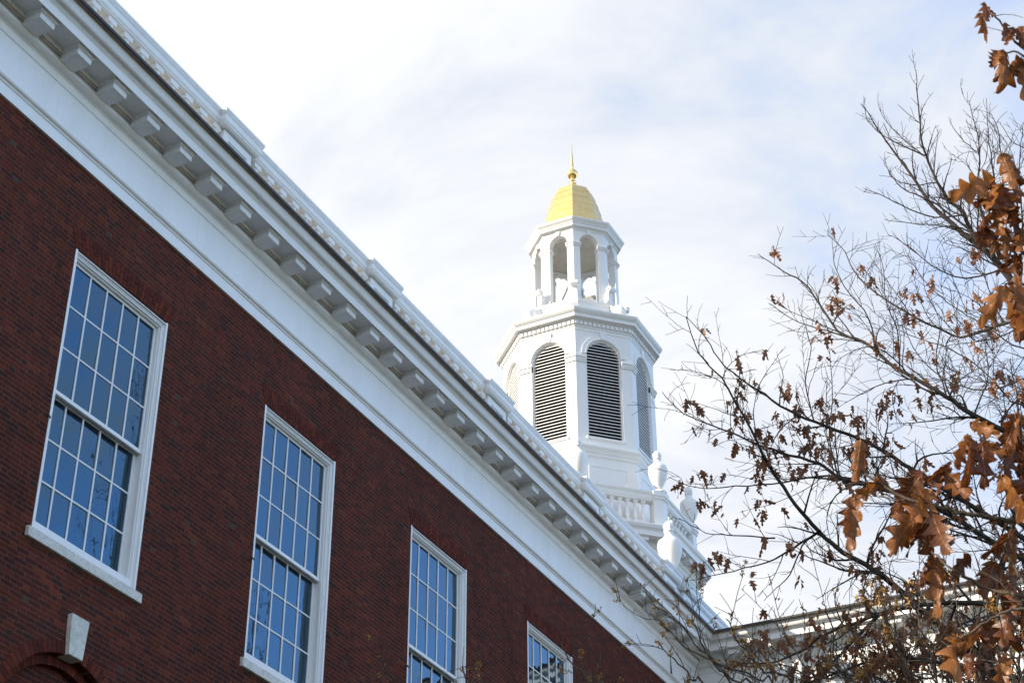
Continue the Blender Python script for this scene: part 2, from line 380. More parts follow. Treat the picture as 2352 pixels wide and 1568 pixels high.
# end and back walls
m.add([(-D, Y_A, 0), (-D-20, Y_A, 0), (-D-20, Y_A, WTOP), (-D, Y_A, WTOP)], [(0, 1, 2, 3)])
m.add([(-D-20, Y_A, 0), (-D-20, Y_B, 0), (-D-20, Y_B, WTOP), (-D-20, Y_A, WTOP)], [(0, 1, 2, 3)])
m.add([(-D, Y_B, 0), (-D-20, Y_B, 0), (-D-20, Y_B, WTOP), (-D, Y_B, WTOP)], [(0, 1, 2, 3)])
m.build('wall', M_BRICK, BLD)
m = MB(); m.box(-D-19.8, -D-0.32, Y_A+.2, Y_B-.2, 0.1, 15.2+Z0); m.build('dark_inside', M_DARK, BLD)  # near-black box stands in for the unlit rooms
m = MB(); m.box(-D-20.3, -D-0.02, Y_A-.3, Y_B, 15.5+Z0, 15.68+Z0); m.build('roof', M_SLATE, BLD)

rng = random.Random(7)
def brick_part(bm, vals, pts, x0, x1):
    """one cut brick: outline in (y, z), from depth x0 to x1"""
    n = len(pts); bm.add([(x0, y, z) for y, z in pts] + [(x1, y, z) for y, z in pts],
                         [tuple(range(n)), tuple(range(2*n-1, n-1, -1))] + [(i, (i+1) % n, n+(i+1) % n, n+i) for i in range(n)])
    vals.extend([rng.random()**1.3]*(n+2))
def lintel_mesh(yc):
    b = MB(); vals = []; z0, z1 = WZ1+0.004, WZ1+0.275; n = 27
    for i in range(n):
        a0, a1 = -1+2*i/n, -1+2*(i+1)/n
        def Y(a, z): return yc + a*(WHW+0.02) + a*(z-z0)*0.42
        g = 0.0045
        cut = [z0, z0+(0.09 if i % 2 else 0.18), z1]
        for za, zb in zip(cut, cut[1:]):
            za2, zb2 = za+(g if za > z0 else 0), zb-(g if zb < z1 else 0)
            brick_part(b, vals, [(Y(a0, za2)+g, za2), (Y(a1, za2)-g, za2), (Y(a1, zb2)-g, zb2), (Y(a0, zb2)+g, zb2)], -D-0.05, -D+0.007)
    return b, vals
def arch_mesh(yc):
    b = MB(); vals = []; n = 47
    for i in range(n):
        a0, a1 = math.pi*i/n, math.pi*(i+1)/n; g = 0.004/ARO
        if abs((a0+a1)/2-math.pi/2) < 0.10: continue
        f = lambda r, a: (yc-r*math.cos(a), AZC+r*math.sin(a))
        brick_part(b, vals, [f(ARI+.002, a0+g), f(ARI+.002, a1-g), f(ARO, a1-g), f(ARO, a0+g)], -D-0.1, -D+0.008)
    # inner ring set back in the reveal
    for i in range(n):
        a0, a1 = math.pi*i/n, math.pi*(i+1)/n; g = 0.004/ARO
        f = lambda r, a: (yc-r*math.cos(a), AZC+r*math.sin(a))
        brick_part(b, vals, [f(ARI-.115, a0+g), f(ARI-.115, a1-g), f(ARI-.003, a1-g), f(ARI-.003, a0+g)], -D-0.2, -D-0.125)
    return b, vals
def sash_mesh(yc, hw, z0, z1, x, cols, rows, top, bot, stile=0.05, mt=0.024, d=0.045):
    b = MB(); b.box(x-d, x, yc-hw, yc-hw+stile, z0, z1); b.box(x-d, x, yc+hw-stile, yc+hw, z0, z1)
    b.box(x-d+.001, x-.001, yc-hw+stile, yc+hw-stile, z1-top, z1); b.box(x-d+.001, x-.001, yc-hw+stile, yc+hw-stile, z0, z0+bot)
    gw, gz0, gz1 = hw-stile, z0+bot, z1-top
    for i in range(1, cols):
        y = yc-gw+2*gw*i/cols; b.box(x-d+.006, x-.004, y-mt/2, y+mt/2, gz0, gz1)
    for i in range(1, rows):
        z = gz0+(gz1-gz0)*i/rows; b.box(x-d+.009, x-.008, yc-gw, yc+gw, z-mt/2, z+mt/2)
    return b
def make_window(yc):
    fw = 0.088
    f = MB()
    for s in (-1, 1):
        e = yc+s*WHW; i = yc+s*(WHW-fw)
        a, b_ = sorted((e-s*0.002, i)); f.box(-D-.26, -D-.035, a, b_, WZ0+.04, WZ1-fw)
        a, b_ = sorted((e-s*0.002, e-s*0.040)); f.box(-D-.0349, -D+.004, a, b_, WZ0+.0, WZ1-.006)      # back band
        a, b_ = sorted((e-s*0.042, e-s*0.062)); f.box(-D-.0349, -D-.024, a, b_, WZ0+.0, WZ1-.050)
        a, b_ = sorted((i-s*0.018, i)); f.box(-D-.10, -D-.060, a, b_, WZ0+.05, WZ1-fw)                 # stop bead
    f.box(-D-.26, -D-.0352, yc-WHW+.002, yc+WHW-.002, WZ1-fw, WZ1-.004)
    f.box(-D-.0351, -D+.003, yc-WHW+.041, yc+WHW-.041, WZ1-.042, WZ1-.024)
    f.box(-D-.0351, -D-.025, yc-WHW+.041, yc+WHW-.041, WZ1-.064, WZ1-.0425)
    f.box(-D-.10, -D-.062, yc-WHW+fw, yc+WHW-fw, WZ1-fw-.02, WZ1-fw-.001)
    f.box(-D-.26, -D-.034, yc-WHW+.003, yc+WHW-.003, WZ0, WZ0+.05)
    f.box(-D-.26, -D-.030, yc-WHW+.04, yc+WHW-.04, WZ0, WZ0+.118)
    fr = f.build('window', M_SASH, BLD, bevel=0.004)
    hw = WHW-fw-.002; zm = 11.02+Z0
    sash_mesh(yc, hw, zm, WZ1-fw-.002, -D-.105, 5, 3, 0.05, 0.055).build('sash', M_SASH, fr, bevel=0.003)
    sash_mesh(yc, hw, WZ0+.119, zm+.045, -D-.185, 5, 3, 0.05, 0.075).build('sash', M_SASH, fr, bevel=0.003)
    for x, z0, z1 in ((-D-.125, zm+.05, WZ1-fw-.045), (-D-.205, WZ0+.19, zm+.0)):
        g = MB(); gw = hw-.05
        for a in range(5):                          # every light sits a little out of true in its putty
            for c_ in range(3):
                ya, yb = yc-gw+2*gw*a/5-.006, yc-gw+2*gw*(a+1)/5+.006; za, zb_ = z0+(z1-z0)*c_/3-.006, z0+(z1-z0)*(c_+1)/3+.006
                ty, tz = rng.gauss(0, .008), rng.gauss(0, .008)
                P = [(y, z) for y, z in ((ya, za), (yb, za), (yb, zb_), (ya, zb_))]
                f_ = lambda y, z, o: (x-o+ty*(y-(ya+yb)/2)+tz*(z-(za+zb_)/2), y, z)
                g.add([f_(y, z, 0) for y, z in P]+[f_(y, z, .004) for y, z in P], [(0, 1, 2, 3), (7, 6, 5, 4), (0, 4, 5, 1), (1, 5, 6, 2), (2, 6, 7, 3), (3, 7, 4, 0)])
        g.build('pane', M_GLASS, fr)
    s = MB()
    s.add([(-D-.06, yc-WHW-.085, WZ0-.005), (-D+.052, yc-WHW-.085, WZ0-.025), (-D+.052, yc+WHW+.085, WZ0-.025), (-D-.06, yc+WHW+.085, WZ0-.005),
           (-D-.06, yc-WHW-.085, WZ0-.152), (-D+.052, yc-WHW-.085, WZ0-.152), (-D+.052, yc+WHW+.085, WZ0-.152), (-D-.06, yc+WHW+.085, WZ0-.152)],
          [(0, 1, 2, 3), (7, 6, 5, 4), (0, 4, 5, 1), (1, 5, 6, 2), (2, 6, 7, 3), (3, 7, 4, 0)])
    s.build('sill', M_MARBLE, fr, bevel=0.006)
    b, v = lintel_mesh(yc); b.build('lintel', M_LOOSE, BLD, attr=None if not v else v)
    b, v = arch_mesh(yc); ar = b.build('arch', M_LOOSE, BLD, attr=v)
    k = MB(); zb, zt = AZC+ARI-.01, AZC+ARI+0.49
    k.add([(x, y, z) for x in (-D-.12, -D+.07) for y, z in ((yc-.125, zb), (yc+.125, zb), (yc+.16, zt), (yc-.16, zt))],
          [(0, 3, 2, 1), (4, 5, 6, 7), (0, 1, 5, 4), (1, 2, 6, 5), (2, 3, 7, 6), (3, 0, 4, 7)])
    k.build('keystone', M_MARBLE, ar, bevel=0.008)
    # verdigris shutter hooks beside the window
    for s_, dz in ((-1, 0.0), (1, -0.35)):
        h = MB(); y = yc+s_*(WHW+.055); z = 10.55+Z0+dz
        h.tube([(-D-.02, y, z), (-D+.05, y, z), (-D+.06, y+.02, z-.03)], 0.012, 6); h.tube([(-D+.045, y-.03, z+.012), (-D+.05, y+.03, z-.01)], 0.009, 6, cap=True)
        h.build('shutter_hook', M_PATINA, BLD)
for c in WINC: make_window(c)

# ---- entablature, profile in (projection, height above the lens)
def bump_arc(p0, z0, p1, z1, n, kind):
    out = []
    for i in range(1, n+1):
        t = i/n*math.pi/2
        if kind == 'convex': out.append((p0+(p1-p0)*math.sin(t), z0+(z1-z0)*(1-math.cos(t))))
        else: out.append((p0+(p1-p0)*(1-math.cos(t)), z0+(z1-z0)*math.sin(t)))
    return out
FRIEZE = [(-.10, 14.268), (.04, 14.268), (.04, 14.445), (.055, 14.452)] + bump_arc(.055, 14.452, .078, 14.480, 4, 'concave') + bump_arc(.078, 14.480, .100, 14.502, 4, 'convex') + \
         [(.104, 14.504), (.104, 14.515), (.05, 14.520), (.05, 15.140), (.066, 15.146), (.066, 15.262), (.076, 15.266), (.076, 15.274), (.084, 15.277), (.084, 15.284)] + \
         bump_arc(.084, 15.284, .185, 15.338, 7, 'convex') + [(.19, 15.345), (.10, 15.35), (-.10, 15.35)]
BED = [(-.10, 15.351), (.20, 15.351), (.20, 15.395), (.212, 15.40), (.212, 15.425), (.23, 15.435), (.24, 15.462), (.245, 15.478), (.52, 15.478), (.54, 15.475), (.548, 15.458), (.56, 15.458), (.56, 15.594),
       (.566, 15.598), (.566, 15.610), (.578, 15.614), (.584, 15.626), (.590, 15.630), (.597, 15.631), (.600, 15.640), (.45, 15.645), (-.10, 15.645)]
_cy = [(.602, 15.641)]
for i in range(1, 17):
    t = i/16.0; k = 2*math.pi*(t-.5)
    _cy.append((.602 + .158*(t - .105*math.sin(k)*-1 - .105*math.sin(k)*2), 15.641 + .145*(t + .155*math.sin(k))))
CYMA = [(.30, 15.642)] + _cy[:13] + [(.30, 15.70)]
CYMA_TOP = [(.30, 15.701)] + _cy[12:] + [(.30, 15.78)]  # upper end of the cyma curve, in a browner tone
EDGE = [(.30, 15.789), (.764, 15.789), (.778, 15.789), (.781, 15.832), (.770, 15.838), (.30, 15.87)]
def sweep_main(prof, ya):
    b = MB(); b.rows([[(WX(p), ya, z+Z0) for p, z in prof], [(WX(p), YW-p, z+Z0) for p, z in prof]], closed=True, caps=True); return b
XE = 14.0
def sweep_wing(prof):
    b = MB(); b.rows([[(WX(p), YW-p, z+Z0) for p, z in prof], [(XE, YW-p, z+Z0) for p, z in prof]], closed=True, caps=True); return b
fz = sweep_main(FRIEZE, Y_A).build('frieze', M_WHITE, BLD)
cor = sweep_main(BED, Y_A).build('cornice', M_WHITE, BLD)
sweep_main(CYMA, Y_A).build('crown_moulding', M_CYMA, cor)
sweep_main(CYMA_TOP, Y_A).build('gutter_underside', M_BROWN, cor)
sweep_main(EDGE, Y_A).build('gutter_edge', M_COPPER, cor)
def modillion_main(y1):
    b = MB(); w = .278; y0 = y1-w
    b.box(WX(.19), WX(.48), y0, y1, 15.336+Z0, 15.422+Z0)
    b.box(WX(.195), WX(.490), y0-.010, y1+.010, 15.4225+Z0, 15.434+Z0)
    b.box(WX(.200), WX(.506), y0-.026, y1+.026, 15.4345+Z0, 15.452+Z0)
    b.box(WX(.200), WX(.520), y0-.040, y1+.040, 15.4525+Z0, 15.4775+Z0)
    return b
STEP = .7457
mod0 = modillion_main(12.185-4*STEP).build('modillion', M_SOFFIT, cor, bevel=0.003)
for k in range(1, 35):
    y = 12.185+(k-4)*STEP
    if y > YW-.75: break
    copy_obj(mod0, cor, (0, k*STEP, 0))
# soffit boards carry the weathering
b = MB(); b.box(WX(.246), WX(.535), Y_A, YW-.56, 15.4740+Z0, 15.4768+Z0); b.build('soffit', M_SOFFIT, cor)
b = MB(); b.box(WX(.201), WX(.2035), Y_A, YW-.3, 15.353+Z0, 15.394+Z0); b.box(WX(.213), WX(.2145), Y_A, YW-.3, 15.402+Z0, 15.424+Z0); b.build('bed_board', M_BROWN, cor)
# open joint in the frieze near the corner
c1 = Vector((WX(.05), 0, 0)); yj = 2.62*12.95
b = MB(); b.add([(WX(.053), yj, 15.10+Z0), (WX(.053), yj-.05, 14.56+Z0), (WX(.053), yj+.06, 14.55+Z0)], [(0, 1, 2)])
b.add([(WX(.051), yj, 15.10+Z0), (WX(.051), yj-.05, 14.56+Z0), (WX(.051), yj+.06, 14.55+Z0)], [(0, 1, 2)]); b.build('open_joint', M_DARK, fz)
for yy in np.arange(0.5, 33, 3.1):
    b = MB(); b.box(WX(.0495), WX(.0508), yy, yy+.006, 14.53+Z0, 15.13+Z0); b.build('panel_seam', M_SOFFIT, fz)

# ---- roof balustrade
RAIL = [(-.28, 16.965), (.03, 16.965), (.03, 16.978), (.044, 16.982), (.052, 16.996), (.060, 17.012), (.064, 17.022), (.072, 17.026), (.072, 17.128), (.080, 17.134), (.080, 17.146), (.088, 17.156), (.092, 17.180),
        (.100, 17.186), (.100, 17.226), (.085, 17.236), (-.32, 17.245), (-.34, 17.18), (-.30, 17.05)]
PEDC = [16.70 + BAY*k for k in range(-3, 5)] + [35.32]
PHW = .365
bal = MB()
b = MB()
ys = [Y_A] + PEDC
for a, c in zip(ys, ys[1:]):
    a2 = a+PHW if a != Y_A else a
    b.rows([[(WX(p), a2, z+Z0) for p, z in RAIL], [(WX(p), c-PHW, z+Z0) for p, z in RAIL]], closed=True, caps=True)
    b.box(WX(-.28), WX(.03), a2, c-PHW, 15.75+Z0, 16.12+Z0)
# solid parapet past the last pedestal
yl = PEDC[-1]+PHW
b.rows([[(WX(p), yl, z+Z0) for p, z in RAIL], [(WX(p), 44, z+Z0) for p, z in RAIL]], closed=True, caps=True)
b.box(WX(-.28), WX(.028), yl, 44, 15.75+Z0, 16.9645+Z0); b.box(WX(.0281), WX(.045), yl, 44, 16.80+Z0, 16.86+Z0); b.box(WX(.0281), WX(.05), yl, 44, 16.60+Z0, 16.64+Z0)
b.box(WX(-.28), WX(.0), PEDC[-2]+PHW, PEDC[-1]-PHW, 16.1201+Z0, 16.964+Z0)
BALU = b.build('balustrade', M_WHITE, BLD)
SQ = [(.095, 0)]
def baluster(x, y, z0, h, s=1.0, rot=0.0, n=14):
    """turned baluster with square abacus and plinth"""
    b = MB(); a = .092*s
    def sq(hw, za, zb):
        c = [(x+hw*math.sqrt(2)*math.cos(rot+math.pi/4+math.pi/2*k), y+hw*math.sqrt(2)*math.sin(rot+math.pi/4+math.pi/2*k)) for k in range(4)]
        b.rows([[(px, py, z0+za*h) for px, py in c], [(px, py, z0+zb*h) for px, py in c]], closed=True, caps=True)
    sq(a, 0, .09); sq(a, .905, 1.0)
    prof = [(.085, .09), (.085, .12), (.062, .14), (.055, .16), (.080, .21), (.094, .28), (.094, .34), (.082, .44), (.062, .56), (.050, .66), (.046, .73), (.050, .755), (.066, .765), (.066, .785), (.050, .795), (.052, .83), (.070, .87), (.086, .90), (.086, .906)]
    b.lathe([(r*s, zz*h) for r, zz in prof], (x, y, z0), n); return b
b0 = baluster(WX(-.06), 0.0, 16.12+Z0, .845).build('baluster', M_WHITE, BALU)
first = True
for k, c in enumerate(PEDC[:-1]):
    if k > 0 and c > 36: continue
    for j in range(10):
        y = c-PHW-.115-.364*j
        if first: b0.location = (0, y, 0); first = False
        else: copy_obj(b0, BALU, (0, y, 0))
def pedestal(yc):
    b = MB()
    b.box(WX(-.40), WX(.040), yc-PHW, yc+PHW, 15.75+Z0, 16.9649+Z0)
    off = .097
    prof = [(p+off, z) for p, z in RAIL[1:-3]]
    rows = []
    for p, z in prof:
        o = p-.04-.0
        rows.append([(WX(p), yc-PHW-o, z+Z0), (WX(p), yc+PHW+o, z+Z0), (WX(-.40-o), yc+PHW+o, z+Z0), (WX(-.40-o), yc-PHW-o, z+Z0)])
    b.rows(rows, closed=True, caps=True)
    o = b.build('pedestal', M_WHITE, BALU)
    f = MB(); x0, x1 = WX(.0405), WX(.072); z0, z1 = 15.80+Z0, 16.94+Z0
    for (ya, yb, za, zb) in ((yc-PHW, yc-PHW+.115, z0, z1), (yc+PHW-.115, yc+PHW, z0, z1), (yc-PHW+.115, yc+PHW-.115, z1-.13, z1), (yc-PHW+.115, yc+PHW-.115, z0, z0+.1)):
        f.box(x0, x1, ya, yb, za, zb)
    for (ya, yb, za, zb) in ((yc-PHW+.1151, yc-PHW+.135, z0+.1, z1-.131), (yc+PHW-.135, yc+PHW-.1151, z0+.1, z1-.131), (yc-PHW+.1351, yc+PHW-.1351, z1-.152, z1-.1312)):
        f.box(x0, WX(.056), ya, yb, za, zb)
    f.build('panel_frame', M_WHITE, o)
    return o
p0 = pedestal(PEDC[0])
for c in PEDC[1:]: copy_tree(p0, BALU, (0, c-PEDC[0], 0))
URN = [(.23, 0), (.23, .06), (.17, .08), (.10, .12), (.085, .17), (.11, .22), (.17, .32), (.235, .48), (.278, .64), (.293, .78), (.288, .85), (.265, .905), (.25, .918), (.19, .965), (.13, 1.03), (.098, 1.10), (.092, 1.15),
       (.125, 1.165), (.128, 1.19), (.095, 1.205), (.11, 1.235), (.128, 1.28), (.122, 1.33), (.095, 1.385), (.05, 1.43), (.012, 1.465), (0.001, 1.47)]
def urn_mesh(c, s, n=32):
    b = MB(); rows = []
    for r, z in URN:
        row = []
        for k in range(n):
            a = 2*math.pi*k/n; rr = r
            if z > 1.2: rr = r*(1+.10*math.cos(8*a+z*6))        # twisted flame
            row.append((c[0]+s*rr*math.cos(a), c[1]+s*rr*math.sin(a), c[2]+s*z))
        rows.append(row)
    b.rows(rows, closed=True, smooth=True); return b
b = MB(); b.box(WX(-.42), WX(.07), 34.47, 35.03, 17.20+Z0, 17.262+Z0); b.build('urn_base', M_WHITE, BALU)
urn_mesh((WX(-.12), 34.75, 17.262+Z0), 1.0).build('urn', M_TOWER, BALU)

# ------------------------------------------------------------------ white wing across the end
WING = thing('white_wing', 'white painted wing with modillion cornice and dark roof edge behind the brown oak branches', 'building', (0, YW, 0))
w_frz = sweep_wing(FRIEZE).build('frieze', M_WHITE, WING)
w_cor = sweep_wing(BED).build('cornice', M_WHITE, WING)
sweep_wing(CYMA).build('crown_moulding', M_CYMA, w_cor); sweep_wing(CYMA_TOP).build('gutter_underside', M_BROWN, w_cor); sweep_wing(EDGE).build('gutter_edge', M_COPPER, w_cor)
def modillion_wing(x0):
    b = MB(); w = .278; x1 = x0+w; Y = lambda p: YW-p
    b.box(x0, x1, Y(.48), Y(.19), 15.336+Z0, 15.422+Z0); b.box(x0-.01, x1+.01, Y(.49), Y(.195), 15.4225+Z0, 15.434+Z0)
    b.box(x0-.026, x1+.026, Y(.506), Y(.2), 15.4345+Z0, 15.452+Z0); b.box(x0-.04, x1+.04, Y(.52), Y(.2), 15.4525+Z0, 15.4775+Z0); return b
mw = modillion_wing(-12.05).build('modillion', M_SOFFIT, w_cor)
for k in range(1, 34): copy_obj(mw, w_cor, (k*STEP, 0, 0))
b = MB(); b.box(-D+.3, XE, YW-.535, YW-.246, 15.4740+Z0, 15.4768+Z0); b.build('soffit', M_SOFFIT, w_cor)
# wall with tall windows between pilasters
WWX = [-10.2 + 3.4*k for k in range(7)]
b = MB(); ed = [-D] + [x+1.7 for x in WWX[:-1]] + [XE]; zt, zb, hw = 13.6+Z0, 7.0+Z0, 1.18
for i, x in enumerate(WWX):
    a, c = ed[i], ed[i+1]
    for (x0, x1, z0, z1) in ((a, x-hw, 0, 14.30+Z0), (x+hw, c, 0, 14.30+Z0), (x-hw, x+hw, zt, 14.30+Z0), (x-hw, x+hw, 0, zb)):
        b.add([(x0, YW, z0), (x1, YW, z0), (x1, YW, z1), (x0, YW, z1)], [(0, 1, 2, 3)])
    for xx in (x-hw, x+hw): b.add([(xx, YW, zb), (xx, YW+.25, zb), (xx, YW+.25, zt), (xx, YW, zt)], [(0, 1, 2, 3)])
    for z in (zb, zt): b.add([(x-hw, YW, z), (x+hw, YW, z), (x+hw, YW+.25, z), (x-hw, YW+.25, z)], [(0, 1, 2, 3)])
b.add([(XE, YW, 0), (XE, YW+20, 0), (XE, YW+20, 14.3+Z0), (XE, YW, 14.3+Z0)], [(0, 1, 2, 3)])
b.build('wall', M_WHITE, WING)
for x in [-12.2] + [x+1.7 for x in WWX]:
    b = MB(); b.box(x-.32, x+.32, YW-.09, YW-.002, 0, 13.85+Z0); b.box(x-.36, x+.36, YW-.13, YW-.003, 13.851+Z0, 13.95+Z0); b.box(x-.40, x+.40, YW-.17, YW-.003, 13.951+Z0, 14.2675+Z0); b.build('pilaster', M_WHITE, WING)
wf = None
for x in WWX:
    if wf is None:
        f = MB(); f.box(x-hw, x-hw+.08, YW+.05, YW+.2, zb, zt); f.box(x+hw-.08, x+hw, YW+.05, YW+.2, zb, zt); f.box(x-hw+.08, x+hw-.08, YW+.051, YW+.199, zt-.08, zt); f.box(x-hw+.08, x+hw-.08, YW+.051, YW+.199, zb, zb+.1)
        for i in range(1, 5): xx = x-hw+.08+(2*hw-.16)*i/5; f.box(xx-.014, xx+.014, YW+.09, YW+.13, zb+.1, zt-.08)
        for i in range(1, 8): zz = zb+.1+(zt-zb-.18)*i/8; f.box(x-hw+.08, x+hw-.08, YW+.092, YW+.128, zz-.016, zz+.016)
        wf = f.build('window', M_SASH, WING); x00 = x
        g = MB(); g.box(x-hw+.03, x+hw-.03, YW+.135, YW+.14, zb+.05, zt-.05); g.build('pane', M_GLASS, wf)
    else: copy_tree(wf, WING, (x-x00, 0, 0))
b = MB(); b.add([(-D-1, YW-.4, 15.80+Z0), (XE+.3, YW-.4, 15.80+Z0), (XE+.3, YW+12, 18.0+Z0), (-D-1, YW+12, 18.0+Z0)], [(0, 1, 2, 3)])
b.add([(-D-1, YW-.4, 15.76+Z0), (XE+.3, YW-.4, 15.76+Z0), (XE+.3, YW+20, 15.76+Z0), (-D-1, YW+20, 15.76+Z0)], [(0, 1, 2, 3)])
b.build('roof', M_SLATE, WING)
b = MB(); b.box(-D+.1, XE-.1, YW+.3, YW+19.5, .1, 14.2+Z0); b.build('dark_inside', M_DARK, WING)  # near-black filling in place of the wing's unlit inside

# ------------------------------------------------------------------ bell tower
K = 52.0/48.0                              # all tower sizes below were measured for a 48 m range
TC = Vector((-19.39, 43.91, 0))*K
TW = thing('bell_tower', 'white octagonal bell tower with louvred belfry, open lantern and gilded dome', 'tower', (TC.x, TC.y, 0))
def TZ(z): return z*K + Z0
A8 = [rad(-67.5+45*k) for k in range(8)]
def octr(R, z): return [(TC.x+K*R*math.cos(a), TC.y+K*R*math.sin(a), TZ(z)) for a in A8]
def oct_sweep(prof, closed_prof=False):
    b = MB(); b.rows([octr(R, z) for R, z in prof], closed=True); return b
AP = math.cos(rad(22.5)); HS = math.sin(rad(22.5))
def fl(k, u, v, z):
    """face k of the octagon: u along the face, v = distance from the axis along its normal"""
    a = rad(-90+45*k); return (TC.x + K*(v*math.cos(a) - u*math.sin(a)), TC.y + K*(v*math.sin(a) + u*math.cos(a)), TZ(z))
def fbox(b, k, u0, u1, v0, v1, z0, z1, mit0=False, mit1=False):
    t = math.tan(rad(22.5))
    def U(u, v, mit, s): return s*v*t if mit else u
    pts = [fl(k, U(u0, v, mit0, -1), v, z) if i == 0 else fl(k, U(u1, v, mit1, 1), v, z) for z in (z0, z1) for v in (v0, v1) for i in (0, 1)]
    b.add(pts, [(0, 1, 3, 2), (4, 6, 7, 5), (0, 4, 5, 1), (2, 3, 7, 6), (0, 2, 6, 4), (1, 5, 7, 3)])
def arch_face(b, k, R, th, z0, z1, a, zs, zsp, n=18):
    """octagon face with a round-headed opening right through it"""
    v1 = R*AP; v0 = v1-th; t = math.tan(rad(22.5)); W1, W0 = v1*t, v0*t
    arc = [(-a*math.cos(math.pi*i/n), zsp+a*math.sin(math.pi*i/n)) for i in range(n+1)]
    for v, W in ((v1, W1), (v0, W0)):
        for quad in (((-W, z0), (-a, z0), (-a, z1), (-W, z1)), ((a, z0), (W, z0), (W, z1), (a, z1))):
            b.add([fl(k, u, v, z) for u, z in quad], [(0, 1, 2, 3)])
        if zs > z0: b.add([fl(k, u, v, z) for u, z in ((-a, z0), (a, z0), (a, zs), (-a, zs))], [(0, 1, 2, 3)])
        for (ua, za), (ub, zb_) in zip(arc, arc[1:]):
            b.add([fl(k, ua, v, za), fl(k, ub, v, zb_), fl(k, ub, v, z1), fl(k, ua, v, z1)], [(0, 1, 2, 3)])
    edge = [(-a, zs)] + arc + [(a, zs), (-a, zs)]
    for (ua, za), (ub, zb_) in zip(edge, edge[1:]):
        b.add([fl(k, ua, v1, za), fl(k, ub, v1, zb_), fl(k, ub, v0, zb_), fl(k, ua, v0, za)], [(0, 1, 2, 3)])
def archivolt(b, k, R, a, w, zsp, d0, d1, key, n=18):
    v = R*AP
    arc = lambda r: [(-r*math.cos(math.pi*i/n), zsp+r*math.sin(math.pi*i/n)) for i in range(n+1)]
    I, O = arc(a), arc(a+w)
    for i in range(n):
        P = [I[i], I[i+1], O[i+1], O[i]]
        b.add([fl(k, u, v+d0, z) for u, z in P] + [fl(k, u, v+d1, z) for u, z in P], [(0, 1, 2, 3), (4, 5, 6, 7), (3, 2, 6, 7), (0, 4, 5, 1)])
    if key:
        P = [(-.085, zsp+a-.02), (.085, zsp+a-.02), (.125, zsp+a+key), (-.125, zsp+a+key)]
        b.add([fl(k, u, v+d0, z) for u, z in P] + [fl(k, u, v+d1*1.9, z) for u, z in P], [(0, 1, 2, 3), (4, 5, 6, 7), (0, 4, 5, 1), (1, 5, 6, 2), (2, 6, 7, 3), (3, 7, 4, 0)])

# base stage and its modillion cornice
base = MB(); base.rows([octr(3.30, z) for z in (9.0, 22.02)], closed=True)
base.build('base_stage', M_TOWER, TW)
b = oct_sweep([(3.2, 21.80), (3.36, 21.80), (3.36, 21.88), (3.40, 21.90), (3.40, 22.02), (3.44, 22.06), (3.47, 22.12), (3.48, 22.15), (3.48, 22.27), (3.80, 22.275), (3.81, 22.255), (3.82, 22.255), (3.82, 22.40), (3.83, 22.42), (3.85, 22.45), (3.89, 22.49), (3.91, 22.54), (3.92, 22.56), (3.92, 22.59), (3.3, 22.68)])
TCOR = b.build('base_cornice', M_TOWER, TW)
for k in range(8):
    for j in range(-2, 3):
        b = MB(); u = j*.56; v = 3.48*AP
        fbox(b, k, u-.13, u+.13, v-.02, v+.24, 22.14, 22.235); fbox(b, k, u-.15, u+.15, v-.02, v+.27, 22.2355, 22.2735)
        b.build('modillion', M_TOWER, TCOR)
# balustrade stage
b = oct_sweep([(3.2, 22.60), (3.42, 22.60), (3.42, 22.86), (3.38, 22.88), (3.1, 22.88)]); 
TB = b.build('balustrade', M_TOWER, TW)
b = oct_sweep([(3.12, 23.60), (3.40, 23.60), (3.40, 23.63), (3.43, 23.66), (3.44, 23.70), (3.44, 23.78), (3.48, 23.80), (3.50, 23.83), (3.50, 23.87), (3.2, 23.89), (3.1, 23.87), (3.1, 23.62), (3.12, 23.60)])
b.build('handrail', M_TOWER, TB)
for k in range(8):
    for j in range(-3, 4):
        x, y, z = fl(k, j*.245, 3.27*AP, 22.88)
        baluster(x, y, z, (23.60-22.88)*K, .82, rad(45*k), 12).build('baluster', M_TOWER, TB)
def vert_post(b, i, R, hw, d, z0, z1):
    """post folded round corner i"""
    a = A8[i]; t0, t1 = a-rad(22.5), a+rad(22.5)          # normals of the two faces
    c = Vector((math.cos(a), math.sin(a)))
    tan0 = Vector((math.sin(t0), -math.cos(t0))); tan1 = Vector((-math.sin(t1), math.cos(t1)))
    V = c*R; P = [V, V+tan0*hw, V+tan0*hw-Vector((math.cos(t0), math.sin(t0)))*d, V-c*d, V+tan1*hw-Vector((math.cos(t1), math.sin(t1)))*d, V+tan1*hw]
    row = lambda z: [(TC.x+K*p.x, TC.y+K*p.y, TZ(z)) for p in P]
    b.rows([row(z0), row(z1)], closed=True, caps=True)
for i in range(8):
    b = MB(); vert_post(b, i, 3.455, .30, .34, 22.62, 23.66); vert_post(b, i, 3.50, .33, .42, 23.661, 23.74); vert_post(b, i, 3.53, .36, .46, 23.741, 23.905)
    pp = b.build('pedestal', M_TOWER, TB)
    a = A8[i]; urn_mesh((TC.x+K*3.30*math.cos(a), TC.y+K*3.30*math.sin(a), TZ(23.9)), 1.08, 24).build('urn', M_TOWER, pp)
